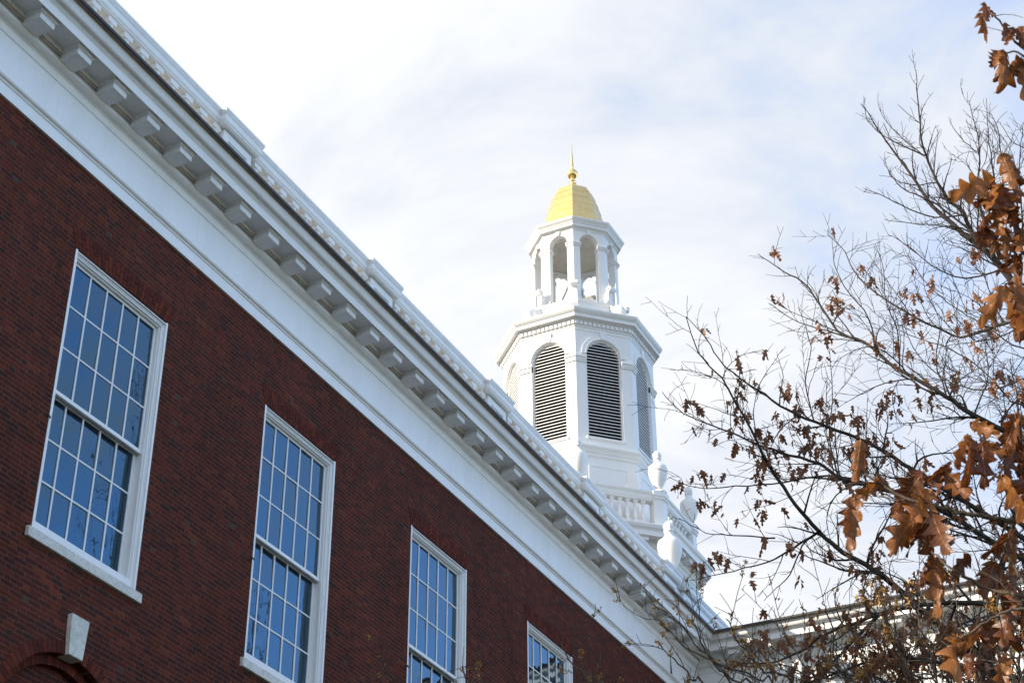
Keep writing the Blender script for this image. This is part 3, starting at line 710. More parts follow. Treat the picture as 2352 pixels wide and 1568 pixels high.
# panelled drum
b = oct_sweep([(2.454, 22.5), (2.454, 25.24), (2.47, 25.26), (2.50, 25.30), (2.50, 25.36), (2.53, 25.39), (2.56, 25.46), (2.60, 25.52), (2.62, 25.54), (2.62, 25.62), (2.60, 25.64), (2.42, 25.735), (2.2, 25.74)])
DR = b.build('drum', M_TOWER, TW)
for k in range(8):
    b = MB(); v = 2.454*AP; u = .62; z0, z1 = 23.3, 24.98
    for (ua, ub, za, zb_) in ((-u, -u+.035, z0, z1), (u-.035, u, z0, z1), (-u+.035, u-.035, z1-.035, z1), (-u+.035, u-.035, z0, z0+.035)): fbox(b, k, ua, ub, v+.001, v+.016, za, zb_)
    b.build('panel_moulding', M_TOWER, DR)
# belfry
RB, BA, BSP, BSILL = 2.42, .58, 28.92, 25.98
b = MB()
for k in range(8): arch_face(b, k, RB, .28, 25.735, 29.95, BA, BSILL, BSP)
BF = b.build('belfry', M_TOWER, TW)
b = MB(); b.rows([octr(1.95, z) for z in (25.74, 29.95)], closed=True); b.build('dark_interior', M_DARK, BF)  # near-black drum, shade behind the louvres put into its colour
for k in range(8):
    v = RB*AP; W = v*math.tan(rad(22.5))
    b = MB(); archivolt(b, k, RB, BA+.03, .125, BSP, .001, .028, .29); archivolt(b, k, RB, BA+.012, .02, BSP, .001, .04, 0)
    b.build('archivolt', M_TOWER, BF)
    for (u0, u1, mi) in ((-W, -BA-.0, 0), (BA+.0, W, 1)):
        b = MB()
        for dd, z0, z1 in ((.035, 28.60, 28.66), (.055, 28.661, 28.74), (.085, 28.741, 28.80)):
            fbox(b, k, u0, u1, v-.15, v+dd, z0, z1, mi == 0, mi == 1)
        b.build('impost', M_TOWER, BF)
    b = MB(); fbox(b, k, -BA-.06, BA+.06, v-.2, v+.05, 25.90, 25.978); b.build('sill', M_TOWER, BF)
    # louvre slats, trimmed to the arched opening, with a thin frame
    b = MB(); n = 31; ztop = BSP+BA
    for i in range(n):
        z = BSILL+.04+(ztop-BSILL-.06)*i/n
        hw = BA-.035 if z < BSP else math.sqrt(max(0, (BA-.035)**2-(z-BSP)**2))
        if hw < .08: continue
        vo = v-.075
        P = [(-hw, vo, z), (hw, vo, z), (hw, vo, z+.024), (-hw, vo, z+.024), (-hw, vo-.085, z+.050), (hw, vo-.085, z+.050), (hw, vo-.085, z+.070), (-hw, vo-.085, z+.070)]
        b.add([fl(k, *p) for p in P], [(0, 1, 2, 3), (7, 6, 5, 4), (0, 4, 5, 1), (3, 2, 6, 7), (0, 3, 7, 4), (1, 5, 6, 2)])
    lv = b.build('louvre', M_TOWER, BF)
    b = MB(); fbox(b, k, -BA+.001, -BA+.04, v-.11, v-.06, BSILL, BSP); fbox(b, k, BA-.04, BA-.001, v-.11, v-.06, BSILL, BSP); fbox(b, k, -BA+.04, BA-.04, v-.109, v-.061, BSILL, BSILL+.04)
    archivolt(b, k, (v-.061)/AP, BA-.04, .039, BSP, -.05, 0, 0); b.build('louvre_frame', M_TOWER, BF)
b = oct_sweep([(2.40, 29.76), (2.435, 29.76), (2.435, 29.81), (2.425, 29.83), (2.425, 29.85), (2.45, 29.87), (2.46, 29.90), (2.46, 30.06), (2.50, 30.09), (2.54, 30.11), (2.54, 30.13), (2.66, 30.135), (2.66, 30.235), (2.67, 30.25), (2.70, 30.275), (2.74, 30.32), (2.76, 30.355), (2.77, 30.375), (2.77, 30.42), (2.40, 30.62), (2.38, 30.66), (1.4, 30.68)])
BC = b.build('belfry_cornice', M_TOWER, TW)
b = MB()
for k in range(8):
    v = 2.46*AP; n = 13
    for i in range(n):
        u = (i-(n-1)/2)*.149; fbox(b, k, u-.047, u+.047, v+.001, v+.060, 29.935, 30.055)
b.build('dentil_band', M_TOWER, BC)
# lantern
b = oct_sweep([(1.95, 30.60), (1.95, 30.72), (1.70, 30.76), (1.68, 30.80), (1.68, 31.30), (1.73, 31.33), (1.75, 31.38), (1.75, 31.42), (1.52, 31.46), (1.0, 31.46)])
LP = b.build('lantern_plinth', M_TOWER, TW)
RL, LA, LSP = 1.43, .315, 33.93
b = MB()
for k in range(8): arch_face(b, k, RL, .24, 31.44, 34.50, LA, 31.50, LSP, 14)
LN = b.build('lantern', M_TOWER, TW)
for k in range(8):
    v = RL*AP; W = v*math.tan(rad(22.5))
    for (u0, u1, mi) in ((-W, -LA+.03, 0), (LA-.03, W, 1)):
        b = MB()
        for dd, z0, z1 in ((.025, 33.70, 33.74), (.045, 33.741, 33.79), (.07, 33.791, 33.84)): fbox(b, k, u0, u1, v-.255, v+dd, z0, z1, mi == 0, mi == 1)
        b.build('impost', M_TOWER, LN)
        b = MB(); fbox(b, k, u0+.03 if mi else u0, u1 if mi else u1-.03, v-.1, v+.03, 31.461, 31.72, mi == 0, mi == 1); b.build('pier_base', M_TOWER, LN)
    b = MB(); P = [(-.05, LSP+LA-.01), (.05, LSP+LA-.01), (.085, 34.43), (-.085, 34.43)]
    b.add([fl(k, u, v+.001, z) for u, z in P] + [fl(k, u, v+.045, z) for u, z in P], [(0, 1, 2, 3), (4, 5, 6, 7), (0, 4, 5, 1), (1, 5, 6, 2), (2, 6, 7, 3), (3, 7, 4, 0)])
    b.build('keystone', M_TOWER, LN)
b = oct_sweep([(1.40, 34.36), (1.45, 34.36), (1.45, 34.40), (1.47, 34.42), (1.49, 34.44), (1.50, 34.45), (1.57, 34.455), (1.57, 34.53), (1.59, 34.55), (1.62, 34.60), (1.66, 34.64), (1.68, 34.67), (1.695, 34.69), (1.695, 34.73), (1.25, 34.86), (1.22, 34.93), (1.10, 34.95)])
b.build('lantern_cornice', M_TOWER, TW)
# plaster vault inside the lantern
b = oct_sweep([(1.17, 34.22), (1.17, 34.34), (1.08, 34.46), (.92, 34.66), (.64, 34.86), (.3, 34.97), (.01, 35.0)]); b.build('vault', M_PLASTER, LN)
b = oct_sweep([(1.20, 34.20), (1.12, 34.22), (1.12, 34.26), (1.20, 34.28)]); b.build('vault_moulding', M_TOWER, LN)
# scroll consoles against the lantern piers
def scroll_profile():
    """outline in (r, z): lower volute outside, upper volute against the pier"""
    pts_o, n = [], 40
    c = [(1.93, 30.86), (1.86, 31.02), (1.74, 31.06), (1.62, 31.06), (1.52, 31.12), (1.47, 31.24), (1.45, 31.40), (1.46, 31.56), (1.50, 31.70), (1.52, 31.78)]
    return c
for i in range(8):
    a = A8[i]; ca, sa = math.cos(a), math.sin(a); b = MB()
    def ex(poly, hw):
        n = len(poly)
        f = lambda r, z, s: (TC.x+K*(r*ca - s*hw*sa), TC.y+K*(r*sa + s*hw*ca), TZ(z))
        b.add([f(r, z, -1) for r, z in poly]+[f(r, z, 1) for r, z in poly], [tuple(range(n)), tuple(range(2*n-1, n-1, -1))]+[(j, (j+1) % n, n+(j+1) % n, n+j) for j in range(n)])
    circ = lambda r0, z0, rr, n=18: [(r0+rr*math.cos(2*math.pi*j/n), z0+rr*math.sin(2*math.pi*j/n)) for j in range(n)]
    spine = [(2.05, 31.12), (1.94, 31.17), (1.82, 31.18), (1.70, 31.26), (1.62, 31.42), (1.58, 31.62), (1.57, 31.85), (1.60, 32.02)]
    for (r0, z0), (r1, z1) in zip(spine, spine[1:]):
        d = Vector((r1-r0, z1-z0)).normalized(); nn = Vector((-d.y, d.x))*.06
        ex([(r0-nn.x-d.x*.02, z0-nn.y-d.y*.02), (r1-nn.x+d.x*.02, z1-nn.y+d.y*.02), (r1+nn.x+d.x*.02, z1+nn.y+d.y*.02), (r0+nn.x-d.x*.02, z0+nn.y-d.y*.02)], .095)
    ex([(1.35, 30.72), (1.92, 30.72), (1.92, 31.1), (1.78, 31.16), (1.63, 31.36), (1.57, 31.55), (1.53, 31.95), (1.40, 31.95)], .06)
    ex(circ(2.02, 30.97, .185), .115); ex(circ(2.02, 30.97, .07), .16); ex(circ(1.66, 32.03, .105), .115); ex(circ(1.66, 32.03, .045), .155)
    b.build('scroll_console', M_TOWER, LP)
# bell, yoke, wheel and frame
def tp(x, y, z): return (TC.x+K*x, TC.y+K*y, TZ(z))
b = MB(); prof = [(.01, 32.98), (.12, 32.98), (.19, 32.94), (.22, 32.85), (.235, 32.70), (.26, 32.52), (.31, 32.36), (.37, 32.26), (.39, 32.22), (.37, 32.215), (.30, 32.30), (.24, 32.5)]
b.lathe([(r*K, TZ(z)) for r, z in prof], (TC.x, TC.y, 0), 28); BELL = b.build('bell', M_BELL, LN)
b = MB(); b.lathe([(.02*K, TZ(32.5)), (.04*K, TZ(32.3)), (.07*K, TZ(32.2)), (.05*K, TZ(32.13)), (.005, TZ(32.1))], (TC.x, TC.y, 0), 12); b.build('clapper', M_DARK, BELL)
b = MB()
for s_ in (-1, 1):
    b.tube([tp(-.90, s_*.48, 32.02), tp(.90, s_*.48, 32.02)], .115*K, 4, False, True)
    for q_ in (-1, 1):
        b.tube([tp(q_*.62, s_*.48, 31.46), tp(q_*.25, s_*.48, 31.95)], .06*K, 4, False, True)
        b.tube([tp(q_*.42, s_*.46, 32.1), tp(q_*.03, s_*.40, 33.0)], .055*K, 4, False, True)
b.tube([tp(0, -.50, 33.04), tp(0, .50, 33.04)], .085*K, 4, False, True)
b.build('bell_frame', M_TIMBER, LN)
# gilded dome: lapped courses
prof = []; cps = [(1.15, 34.90), (1.085, 35.25), (1.02, 35.58), (.945, 35.92), (.865, 36.24), (.775, 36.54), (.68, 36.80)]
for i, (R, z) in enumerate(cps):
    if i: prof.append((R, z))
    if i < len(cps)-1: prof.append((R+(0 if i == 0 else .007), z+.003))
prof += [(.655, 36.83), (.50, 36.97), (.30, 37.12), (.12, 37.24)]
DM = oct_sweep(prof).build('dome', M_GOLD, TW)
b = MB()
FN = [(.16, 37.18), (.15, 37.28), (.11, 37.33), (.10, 37.38), (.13, 37.41), (.135, 37.43), (.09, 37.45), (.065, 37.50), (.06, 37.56), (.075, 37.60)]
FN += [(.195*math.sin(t), 37.775-.195*math.cos(t)) for t in np.linspace(.5, math.pi-.3, 16)]
FN += [(.05, 37.98), (.045, 38.04), (.06, 38.07), (.06, 38.09), (.048, 38.11), (.052, 38.2), (.040, 38.5), (.022, 38.85), (.004, 39.17)]
b.lathe([(r*K, TZ(z)) for r, z in FN], (TC.x, TC.y, 0), 24); b.build('finial', M_GOLD2, DM)

# ------------------------------------------------------------------ trees
def leaf_grid(L_, Wd, seed, nr, nc, lobes=4.0, crl=(.6, 2.0)):
    """curled oak leaf, hanging from the origin along -Z, blade facing +Y; returns verts, faces, uvs"""
    r = random.Random(seed); vs, uv = [], []
    curl = r.uniform(*crl)*r.choice((-1, 1, 1)); bend = r.uniform(-.9, .9); tw = r.uniform(-.8, .8); wav = r.uniform(.02, .07)
    ph = r.uniform(0, 6); sk = r.uniform(-.15, .15)
    for i in range(nr+1):
        t = i/nr
        env = math.sin(math.pi*min(1, (t*0.98+.02))**0.85)**0.75 if t < .985 else 0.03
        lb = (t*lobes+.12) % 1.0
        tooth = .25+.75*(lb**1.5 if lb < .84 else max(0, (1-lb)/.16))
        w = Wd*.5*env*tooth
        if t < .06: w = Wd*.02
        for j in range(nc+1):
            u = j/nc*2-1
            s = u*w*(1+sk*(1 if u > 0 else -1)); down = L_*(t - .06*abs(u)*(1-t))
            if abs(u) > .6: down += L_*.055*(tooth-.5)      # lobes sweep towards the tip
            ang = curl*s/(Wd*.5); rr = Wd*.5/curl
            x = rr*math.sin(ang); y = rr*(1-math.cos(ang)) + wav*L_*math.sin(t*9+ph+u*2) * .6
            a2 = tw*t; x, y = x*math.cos(a2)-y*math.sin(a2), x*math.sin(a2)+y*math.cos(a2)
            b2 = bend*t; z = -down*math.cos(b2*.5); y += down*math.sin(b2*.5)
            vs.append((x, y, z)); uv.append((u*.5+.5, t))
    fs = [(i*(nc+1)+j, i*(nc+1)+j+1, (i+1)*(nc+1)+j+1, (i+1)*(nc+1)+j) for i in range(nr) for j in range(nc)]
    return np.array(vs), fs, uv
class Leaves:
    def __init__(s): s.v, s.f, s.uv, s.sh = [], [], [], []; s.n = 0
    def add(s, V, F, UV, mat3, pos, shade):
        P = V @ np.array(mat3).T + np.array(pos); s.v.append(P)
        s.f += [tuple(i+s.n for i in f) for f in F]; s.n += len(P)
        for f in F: s.uv += [UV[i] for i in f]
        s.sh += [shade]*len(F)
    def build(s, name, mat, parent):
        me = bpy.data.meshes.new(name); o0 = np.array(root_loc(parent)); V = np.concatenate(s.v)-o0
        me.from_pydata(V.tolist(), [], s.f); me.materials.append(mat)
        uvl = me.uv_layers.new(name='UVMap'); uvl.data.foreach_set('uv', np.array(s.uv, dtype=np.float32).ravel())
        a = me.attributes.new('shade', 'FLOAT', 'FACE'); a.data.foreach_set('value', s.sh)
        me.polygons.foreach_set('use_smooth', [True]*len(s.f))
        o = bpy.data.objects.new(name, me); COL.objects.link(o); o.parent = parent; return o
def frame_from(down, face):
    """columns: x, y, z axes so that -Z runs along down and +Y roughly along face"""
    z = (-down).normalized(); x = face.cross(z)
    if x.length < 1e-4: x = Vector((1, 0, 0)).cross(z)
    x.normalize(); y = z.cross(x); return Matrix((x, y, z)).transposed()

class Tree:
    def __init__(s, seed, leafy=0.0, leaf_len=.13, twig_r=.0042, up=.35, max_level=3, sides=(8, 5, 4, 3, 3), spacing=(.55, .32, .22), ratio=(.42, .5, .5), min_len=.14):
        s.r = random.Random(seed); s.wood = [MB() for _ in range(2)]; s.leaves = Leaves(); s.leafy = leafy; s.leaf_len = leaf_len; s.tr = twig_r
        s.up = up; s.ml = max_level; s.sides = sides; s.sp = spacing; s.ra = ratio; s.min_len = min_len; s.ends = []
        s.shapes = [leaf_grid(1, .80, 100+i, 16, 2, 3.0, (.2, 1.3)) for i in range(16)]; s.count = 0
    def rv(s): return Vector((s.r.gauss(0, 1), s.r.gauss(0, 1), s.r.gauss(0, 1)))
    def smooth_path(s, pts, sub=4, jit=0.0):
        P = [pts[0]] + list(pts) + [pts[-1]]; out = []
        for i in range(1, len(P)-2):
            for k in range(sub):
                t = k/sub; a, b, c, d = P[i-1], P[i], P[i+1], P[i+2]
                q_ = .5*((2*b)+(c-a)*t+(2*a-5*b+4*c-d)*t*t+(3*b-a-3*c+d)*t**3)
                if jit and (i > 1 or k): q_ = q_ + s.rv()*jit
                out.append(q_)
        out.append(pts[-1]); return out
    def limb(s, pts, r0, r1, level=0, sub=4, jit=0.012, start=0.0, dens=1.0):
        P = s.smooth_path(pts, sub, jit); n = len(P)
        R = [r0+(r1-r0)*(i/(n-1))**.8 for i in range(n)]
        s.wood[0].tube(P, R, s.sides[0]); s.spawn(P, R, level, start, dens); return P
    def spawn(s, P, R, level, start=0.0, dens=1.0):
        if level >= s.ml: return
        seg = [(P[i+1]-P[i]).length for i in range(len(P)-1)]; Ltot = sum(seg)
        d = s.sp[min(level, 2)]/dens*s.r.uniform(.5, 1.0); side = s.r.choice((-1, 1))
        base_axis = s.rv().normalized()
        acc = 0; i = 0; pos = max(start*Ltot, d*.6)
        while pos < Ltot:
            while i < len(seg)-1 and acc+seg[i] < pos: acc += seg[i]; i += 1
            f = min(1, (pos-acc)/max(seg[i], 1e-6)); p = P[i].lerp(P[i+1], f); t = (P[i+1]-P[i]).normalized(); u = pos/Ltot
            ax = t.cross(base_axis)
            if ax.length > .05:
                ax.normalize(); ax = (Matrix.Rotation(s.r.gauss(0, .8), 3, t) @ ax)*side
                ang = rad(s.r.uniform(32, 62)); dr = (t*math.cos(ang)+ax*math.sin(ang)).normalized()
                dr = (dr + Vector((0, 0, s.up*s.r.uniform(.2, 1.2)))).normalized()
                ln = s.ra[min(level, 2)]*min(Ltot, 3.2 if level == 0 else 9)*(1.1-.72*u)*s.r.uniform(.45, 1.15)
                if ln > s.min_len: s.shoot(p, dr, ln, min(R[i]*.62, .028 if level == 0 else .012), level+1)
            side = -side; pos += d*s.r.uniform(.55, 1.5)
        if level >= 1 or True: s.ends.append((P[-1], (P[-1]-P[-2]).normalized(), level))
    def shoot(s, p, d, ln, r0, level):
        n = max(3, min(9, int(ln/.12)+2)); st = ln/n; P = [p]; bend = s.rv()*.22; d = d.copy()
        for k in range(n):
            d = (d + bend*.5 + s.rv()*.085 + Vector((0, 0, s.up*.11))).normalized(); P.append(P[-1]+d*st)
        r1 = s.tr*.62; r0 = max(r0, s.tr); R = [r0+(r1-r0)*(k/n)**.7 for k in range(n+1)]
        s.wood[1].tube(P, R, 4 if level < 2 else 3); s.count += 1
        s.spawn(P, R, level, .08)
        if s.leafy and level >= 2 and s.r.random() < s.leafy: s.cluster(P[s.r.randint(1, n)], s.r.choice((1, 2, 2, 3, 4, 6)))
    def cluster(s, p, n):
        for _ in range(n):
            V, F, UV = s.r.choice(s.shapes); L_ = s.leaf_len*s.r.uniform(.65, 1.25)
            down = Vector((s.r.gauss(0, .42), s.r.gauss(0, .42), -1)).normalized()
            Mx = frame_from(down, s.rv().normalized())*L_
            s.leaves.add(V, F, UV, Mx, p+s.rv()*.035, s.r.random())
    def finish(s, parent, bark, leafmat=None):
        s.wood[0].build('branches', bark, parent); s.wood[1].build('twigs', bark, parent)
        if s.leaves.n: s.leaves.build('leaves', leafmat, parent)
def sight(pts, dist): return [at(x, y, (dist[i] if hasattr(dist, '__len__') else dist)) for i, (x, y) in enumerate(pts)]
def trunk_of(t, top_pts, r0, r1, parent, bark):
    g = Vector((top_pts[0].x, top_pts[0].y, 0)); P = t.smooth_path([g, g.lerp(top_pts[0], .5)+Vector((.1, .05, 0))] + top_pts, 5, .01); n = len(P)
    R = [r0+(r1-r0)*i/(n-1) for i in range(n)]; R[0] *= 1.5; R[1] *= 1.15
    b = MB(); b.tube(P, R, 14); b.build('trunk', bark, parent)
    keep = (t.ml, t.ra, t.sp, t.leafy, t.min_len); t.ml, t.ra, t.sp, t.min_len = 3, (.42, .5, .5), (.34, .24, .2), .12
    if t is globals().get('NR'): t.leafy, t.leaf_len = .10, .16
    top, d = P[-1], (P[-1]-P[-2]).normalized(); out = CR.copy(); out.z = 0; out.normalize()
    def leader(base, d, ln, r):
        Q = [base]
        for i in range(6): d = (d + t.rv()*.10 + Vector((0, 0, .10))).normalized(); Q.append(Q[-1]+d*(ln/6))
        t.limb(Q, r, .006, 0, 3, .01, start=.15)
    leader(top-d*.02, d+out*.12, 6.0*(r1/.1)**.4, r1)
    for f_, a_ in ((.62, .9), (.74, .7), (.84, 1.1), (.93, .6)):
        i = int(f_*(n-1)); fw = CF.copy(); fw.z = 0
        leader(P[i], (out*1.0 + Vector((0, 0, a_)) + fw.normalized()*t.r.uniform(-.8, .8)).normalized(), 4.2*(r1/.1)**.4, R[i]*.42)
    t.ml, t.ra, t.sp, t.leafy, t.min_len = keep

# ---- oak with small brown leaves, in front of the white wing
OK = Tree(11, leafy=.05, leaf_len=.135, twig_r=.0038, up=.26, max_level=3, spacing=(.25, .20, .15), ratio=(.50, .50, .52), min_len=.11)
tb = [at(2760, 1500, 19.0), at(2740, 1150, 20.0), at(2720, 800, 21)]
oak = thing('oak_tree', 'oak with small brown withered leaves on dark branches reaching across the sky beside the tower', 'tree', (tb[0].x, tb[0].y, 0))
trunk_of(OK, tb, .30, .14, oak, M_BARK)
OL = [  # limbs: pixel path from trunk to tip, distance at both ends, radii
    ([(2352, 1007), (2236, 954), (2174, 909), (2067, 851), (1983, 785), (1925, 760), (1858, 660), (1801, 625), (1741, 583)], 20.5, 23.0, .055, .006, tb[1]),
    ([(1983, 785), (1921, 765), (1836, 740), (1765, 696)], 22.2, 23.2, .016, .005, None),
    ([(2352, 1235), (2147, 1109), (2054, 1051), (1974, 1007), (1872, 971), (1792, 931), (1743, 896), (1667, 843), (1620, 775), (1577, 728)], 19.5, 22.0, .046, .005, tb[0]),
    ([(2352, 1285), (2147, 1165), (1992, 1114), (1925, 1096), (1881, 1065), (1792, 1038), (1730, 1016), (1658, 985), (1570, 949), (1521, 900)], 19.2, 21.0, .048, .005, tb[0]),
    ([(2352, 1620), (2221, 1471), (2166, 1442), (2073, 1360), (2007, 1308), (1936, 1268), (1882, 1219), (1827, 1158), (1774, 1083), (1738, 1011), (1690, 925), (1658, 869), (1605, 810), (1576, 727)], 18.6, 20.4, .062, .006, at(2720, 1800, 18.6)),
    ([(1882, 1219), (1836, 1249), (1777, 1284), (1684, 1312), (1584, 1332)], 19.0, 19.8, .020, .004, None),
    ([(1863, 1232), (1843, 1253), (1814, 1318), (1784, 1349), (1755, 1379)], 19.0, 19.3, .014, .004, None),
    ([(2000, 1110), (1900, 1092), (1800, 1108), (1690, 1118), (1600, 1120), (1535, 1095)], 20.0, 20.8, .018, .004, None),
    ([(1780, 1235), (1700, 1230), (1620, 1222), (1560, 1190)], 19.6, 20.2, .012, .004, None),
    ([(2352, 1430), (2307, 1412), (2258, 1386), (2160, 1385), (2065, 1397), (1973, 1427), (1925, 1442), (1884, 1464), (1836, 1497), (1770, 1521), (1690, 1520)], 18.4, 18.8, .050, .008, at(2720, 1650, 18.5)),
    ([(2018, 1412), (1960, 1470), (1900, 1530), (1840, 1570)], 18.4, 18.6, .026, .010, None),
    ([(2352, 1560), (2200, 1530), (2050, 1505), (1950, 1535), (1850, 1570)], 18.0, 18.4, .040, .012, at(2720, 1800, 18.2)),
    ([(2352, 930), (2262, 852), (2180, 800), (2100, 775), (2040, 742), (1990, 700)], 20.6, 22.0, .016, .004, tb[2]),
    ([(2352, 800), (2270, 752), (2205, 715), (2150, 672), (2110, 628), (2085, 580)], 20.8, 22.2, .016, .004, tb[2]),
    ([(2067, 851), (2062, 760), (2035, 690), (2030, 620), (2010, 560)], 21.8, 22.6, .013, .004, None),
    ([(2010, 806), (1995, 730), (1940, 660), (1915, 600), (1912, 550)], 22.0, 22.8, .013, .004, None),
    ([(2174, 909), (2150, 830), (2160, 750), (2140, 690)], 21.2, 21.8, .013, .004, None),
    ([(2236, 954), (2270, 860), (2262, 790), (2290, 730)], 20.9, 21.6, .013, .004, None),
    ([(1872, 971), (1850, 880), (1862, 800), (1840, 720)], 20.9, 21.6, .012, .004, None),
    ([(1925, 1096), (1905, 1000), (1912, 900), (1905, 800)], 20.2, 21.0, .013, .004, None),
    ([(2352, 735), (2240, 765), (2190, 770), (2060, 705), (1975, 640), (1940, 580), (1905, 540)], 20.8, 23.5, .034, .005, tb[2]),
    ([(2352, 870), (2260, 895), (2170, 870), (2100, 800), (2060, 700)], 20.6, 22.0, .020, .005, tb[2]),
]
for pts, d0, d1, r0, r1, root in OL:
    n = len(pts); ds = [d0+(d1-d0)*i/(n-1)+OK.r.uniform(-.12, .12) for i in range(n)]
    P = sight(pts, ds)
    if root is not None: P = [root, root.lerp(P[0], .5)+Vector((0, 0, .12))] + P
    OK.limb(P, r0*.85, r1*.8, 0, 4, .005, start=(.22 if root is not None else .1))
for x0, x1, y0, y1, n, k in ((1560, 1990, 880, 1130, 52, 4), (1530, 1620, 1095, 1150, 12, 6), (1690, 2130, 1400, 1560, 150, 4), (1990, 2352, 1300, 1560, 190, 4), (1950, 2352, 1000, 1250, 45, 3), (1850, 2250, 620, 900, 18, 2), (1600, 1850, 1150, 1330, 16, 2)):
    # leaf clusters hang on existing twig ends inside these parts of the crown
    cand = []
    for p, d, l in OK.ends:
        v = p-Vector((0, 0, CAMZ)); dz = v.dot(CF); X = 1176+FPX*v.dot(CR)/dz; Y = 784-FPX*v.dot(CU)/dz
        if x0 < X < x1 and y0 < Y < y1: cand.append(p)
    OK.r.shuffle(cand)
    for p in cand[:n]: OK.cluster(p, OK.r.randint(1, k+1))
OK.finish(oak, M_BARK, M_LEAF_FAR)

# ---- tall bare tree at the right edge
BT = Tree(23, leafy=.006, leaf_len=.12, twig_r=.0058, up=.55, max_level=3, spacing=(.24, .20, .15), ratio=(.42, .46, .5), min_len=.13)
tb = [at(2520, 1200, 33.0), at(2440, 850, 34.5), at(2352, 690, 35)]
bare = thing('bare_tree', 'tall leafless grey tree with fine upright twigs against the blue sky at the right edge', 'tree', (tb[0].x, tb[0].y, 0))
trunk_of(BT, tb, .34, .085, bare, M_BARK2)
BL = [
    ([(2352, 690), (2303, 616), (2267, 580), (2232, 531), (2213, 493), (2173, 450), (2153, 417), (2133, 373), (2116, 320), (2113, 267), (2105, 203), (2103, 160)], 35, 36.5, .085, .008),
    ([(2125, 358), (2067, 333), (2027, 310), (1993, 277), (1985, 247)], 36, 36.6, .022, .006),
    ([(2115, 352), (2080, 325), (2050, 295), (2030, 270), (2018, 243)], 36, 36.8, .016, .006),
    ([(2113, 283), (2090, 265), (2072, 250), (2062, 240)], 36.3, 36.8, .012, .006),
    ([(2213, 493), (2150, 500), (2090, 480), (2040, 455), (2000, 440), (1982, 432)], 35.4, 35.8, .024, .006),
    ([(2150, 420), (2095, 425), (2060, 415), (2040, 395), (2033, 360)], 35.6, 36, .018, .006),
    ([(2232, 531), (2150, 470), (2100, 445), (2070, 430), (2045, 400), (2030, 370)], 35.2, 35.8, .030, .006),
    ([(2232, 540), (2170, 520), (2110, 515), (2060, 510), (2030, 503)], 35.2, 35.5, .020, .006),
    ([(2280, 592), (2262, 520), (2245, 430), (2250, 350), (2240, 290), (2225, 230)], 34.6, 35.6, .040, .007),
    ([(2250, 350), (2215, 325), (2190, 295), (2180, 270)], 35.2, 35.6, .015, .006),
    ([(2262, 520), (2285, 430), (2275, 350), (2268, 280), (2265, 225)], 34.8, 35.4, .026, .006),
    ([(2310, 620), (2335, 520), (2330, 440), (2300, 360), (2290, 290), (2275, 260)], 34.4, 35.2, .034, .006),
    ([(2352, 340), (2325, 325), (2308, 300), (2297, 280)], 34.8, 35.2, .012, .006),
    ([(2352, 560), (2345, 470), (2340, 400), (2345, 330), (2352, 280)], 34.4, 35, .030, .006),
    ([(2303, 616), (2220, 640), (2140, 610), (2080, 560), (2040, 540)], 34.8, 35.4, .028, .006),
    ([(2480, 1330), (2440, 1220), (2400, 1120), (2385, 1040), (2392, 980)], 34.6, 35.4, .050, .007), ([(2520, 1300), (2490, 1180), (2440, 1080), (2420, 980), (2430, 900)], 35, 36.5, .050, .007),
    ([(2540, 1340), (2560, 1200), (2540, 1080), (2500, 980)], 35.5, 37, .050, .007), ([(2440, 1300), (2410, 1240), (2385, 1200), (2372, 1150)], 34.6, 35, .030, .006), ([(2560, 1350), (2620, 1200), (2600, 1060), (2560, 960)], 36, 37.5, .050, .007),
]
for pts, d0, d1, r0, r1 in BL:
    n = len(pts); BT.limb(sight(pts, [d0+(d1-d0)*i/(n-1)+BT.r.uniform(-.1, .1) for i in range(n)]), r0*.75, r1*.8, 0, 3, .008, start=.12)
BT.finish(bare, M_BARK2, M_LEAF_FAR)

# ---- yellow-flowering shrub along the bottom
SH = Tree(37, twig_r=.0026, up=.45, max_level=2, spacing=(.19, .13, .10), ratio=(.36, .46, .5), min_len=.06)
g0 = at(2050, 2400, 9.0); shrub = thing('flowering_shrub', 'leafless shrub dotted with small yellow brown flowers along the bottom edge', 'shrub', (g0.x, g0.y, 0))
SL = [([(1760, 1640), (1680, 1560), (1610, 1490), (1560, 1430), (1500, 1388)], 10.2), ([(1700, 1640), (1640, 1530), (1600, 1450), (1590, 1410)], 10.3), ([(1800, 1640), (1740, 1560), (1640, 1520), (1560, 1470), (1510, 1420)], 10.0),
      ([(1640, 1640), (1590, 1560), (1545, 1510), (1510, 1475)], 10.5), ([(1850, 1640), (1760, 1545), (1700, 1480), (1668, 1420)], 9.8), ([(1900, 1640), (1855, 1540), (1800, 1450)], 9.9), ([(1950, 1640), (1925, 1530), (1905, 1420), (1890, 1380)], 9.6),
      ([(2020, 1640), (1985, 1520), (1950, 1440)], 9.4), ([(2100, 1640), (2060, 1500), (2030, 1400), (2010, 1330)], 9.3), ([(2160, 1640), (2140, 1500), (2100, 1400), (2090, 1330)], 9.2), ([(2250, 1640), (2210, 1500), (2200, 1390)], 9.2),
      ([(2330, 1640), (2300, 1520), (2290, 1400), (2300, 1330)], 9.3), ([(1390, 1640), (1345, 1560), (1300, 1500), (1283, 1460)], 10.8), ([(1420, 1640), (1380, 1570), (1340, 1530)], 10.8), ([(1100, 1640), (1075, 1570), (1062, 1530)], 11.2), ([(930, 1640), (900, 1560), (868, 1500)], 11.5),
      ([(1980, 1640), (1880, 1560), (1790, 1530), (1720, 1530)], 9.8), ([(2200, 1640), (2120, 1560), (2040, 1520), (1980, 1510)], 9.4), ([(2350, 1580), (2260, 1540), (2180, 1520), (2120, 1470)], 9.4)]
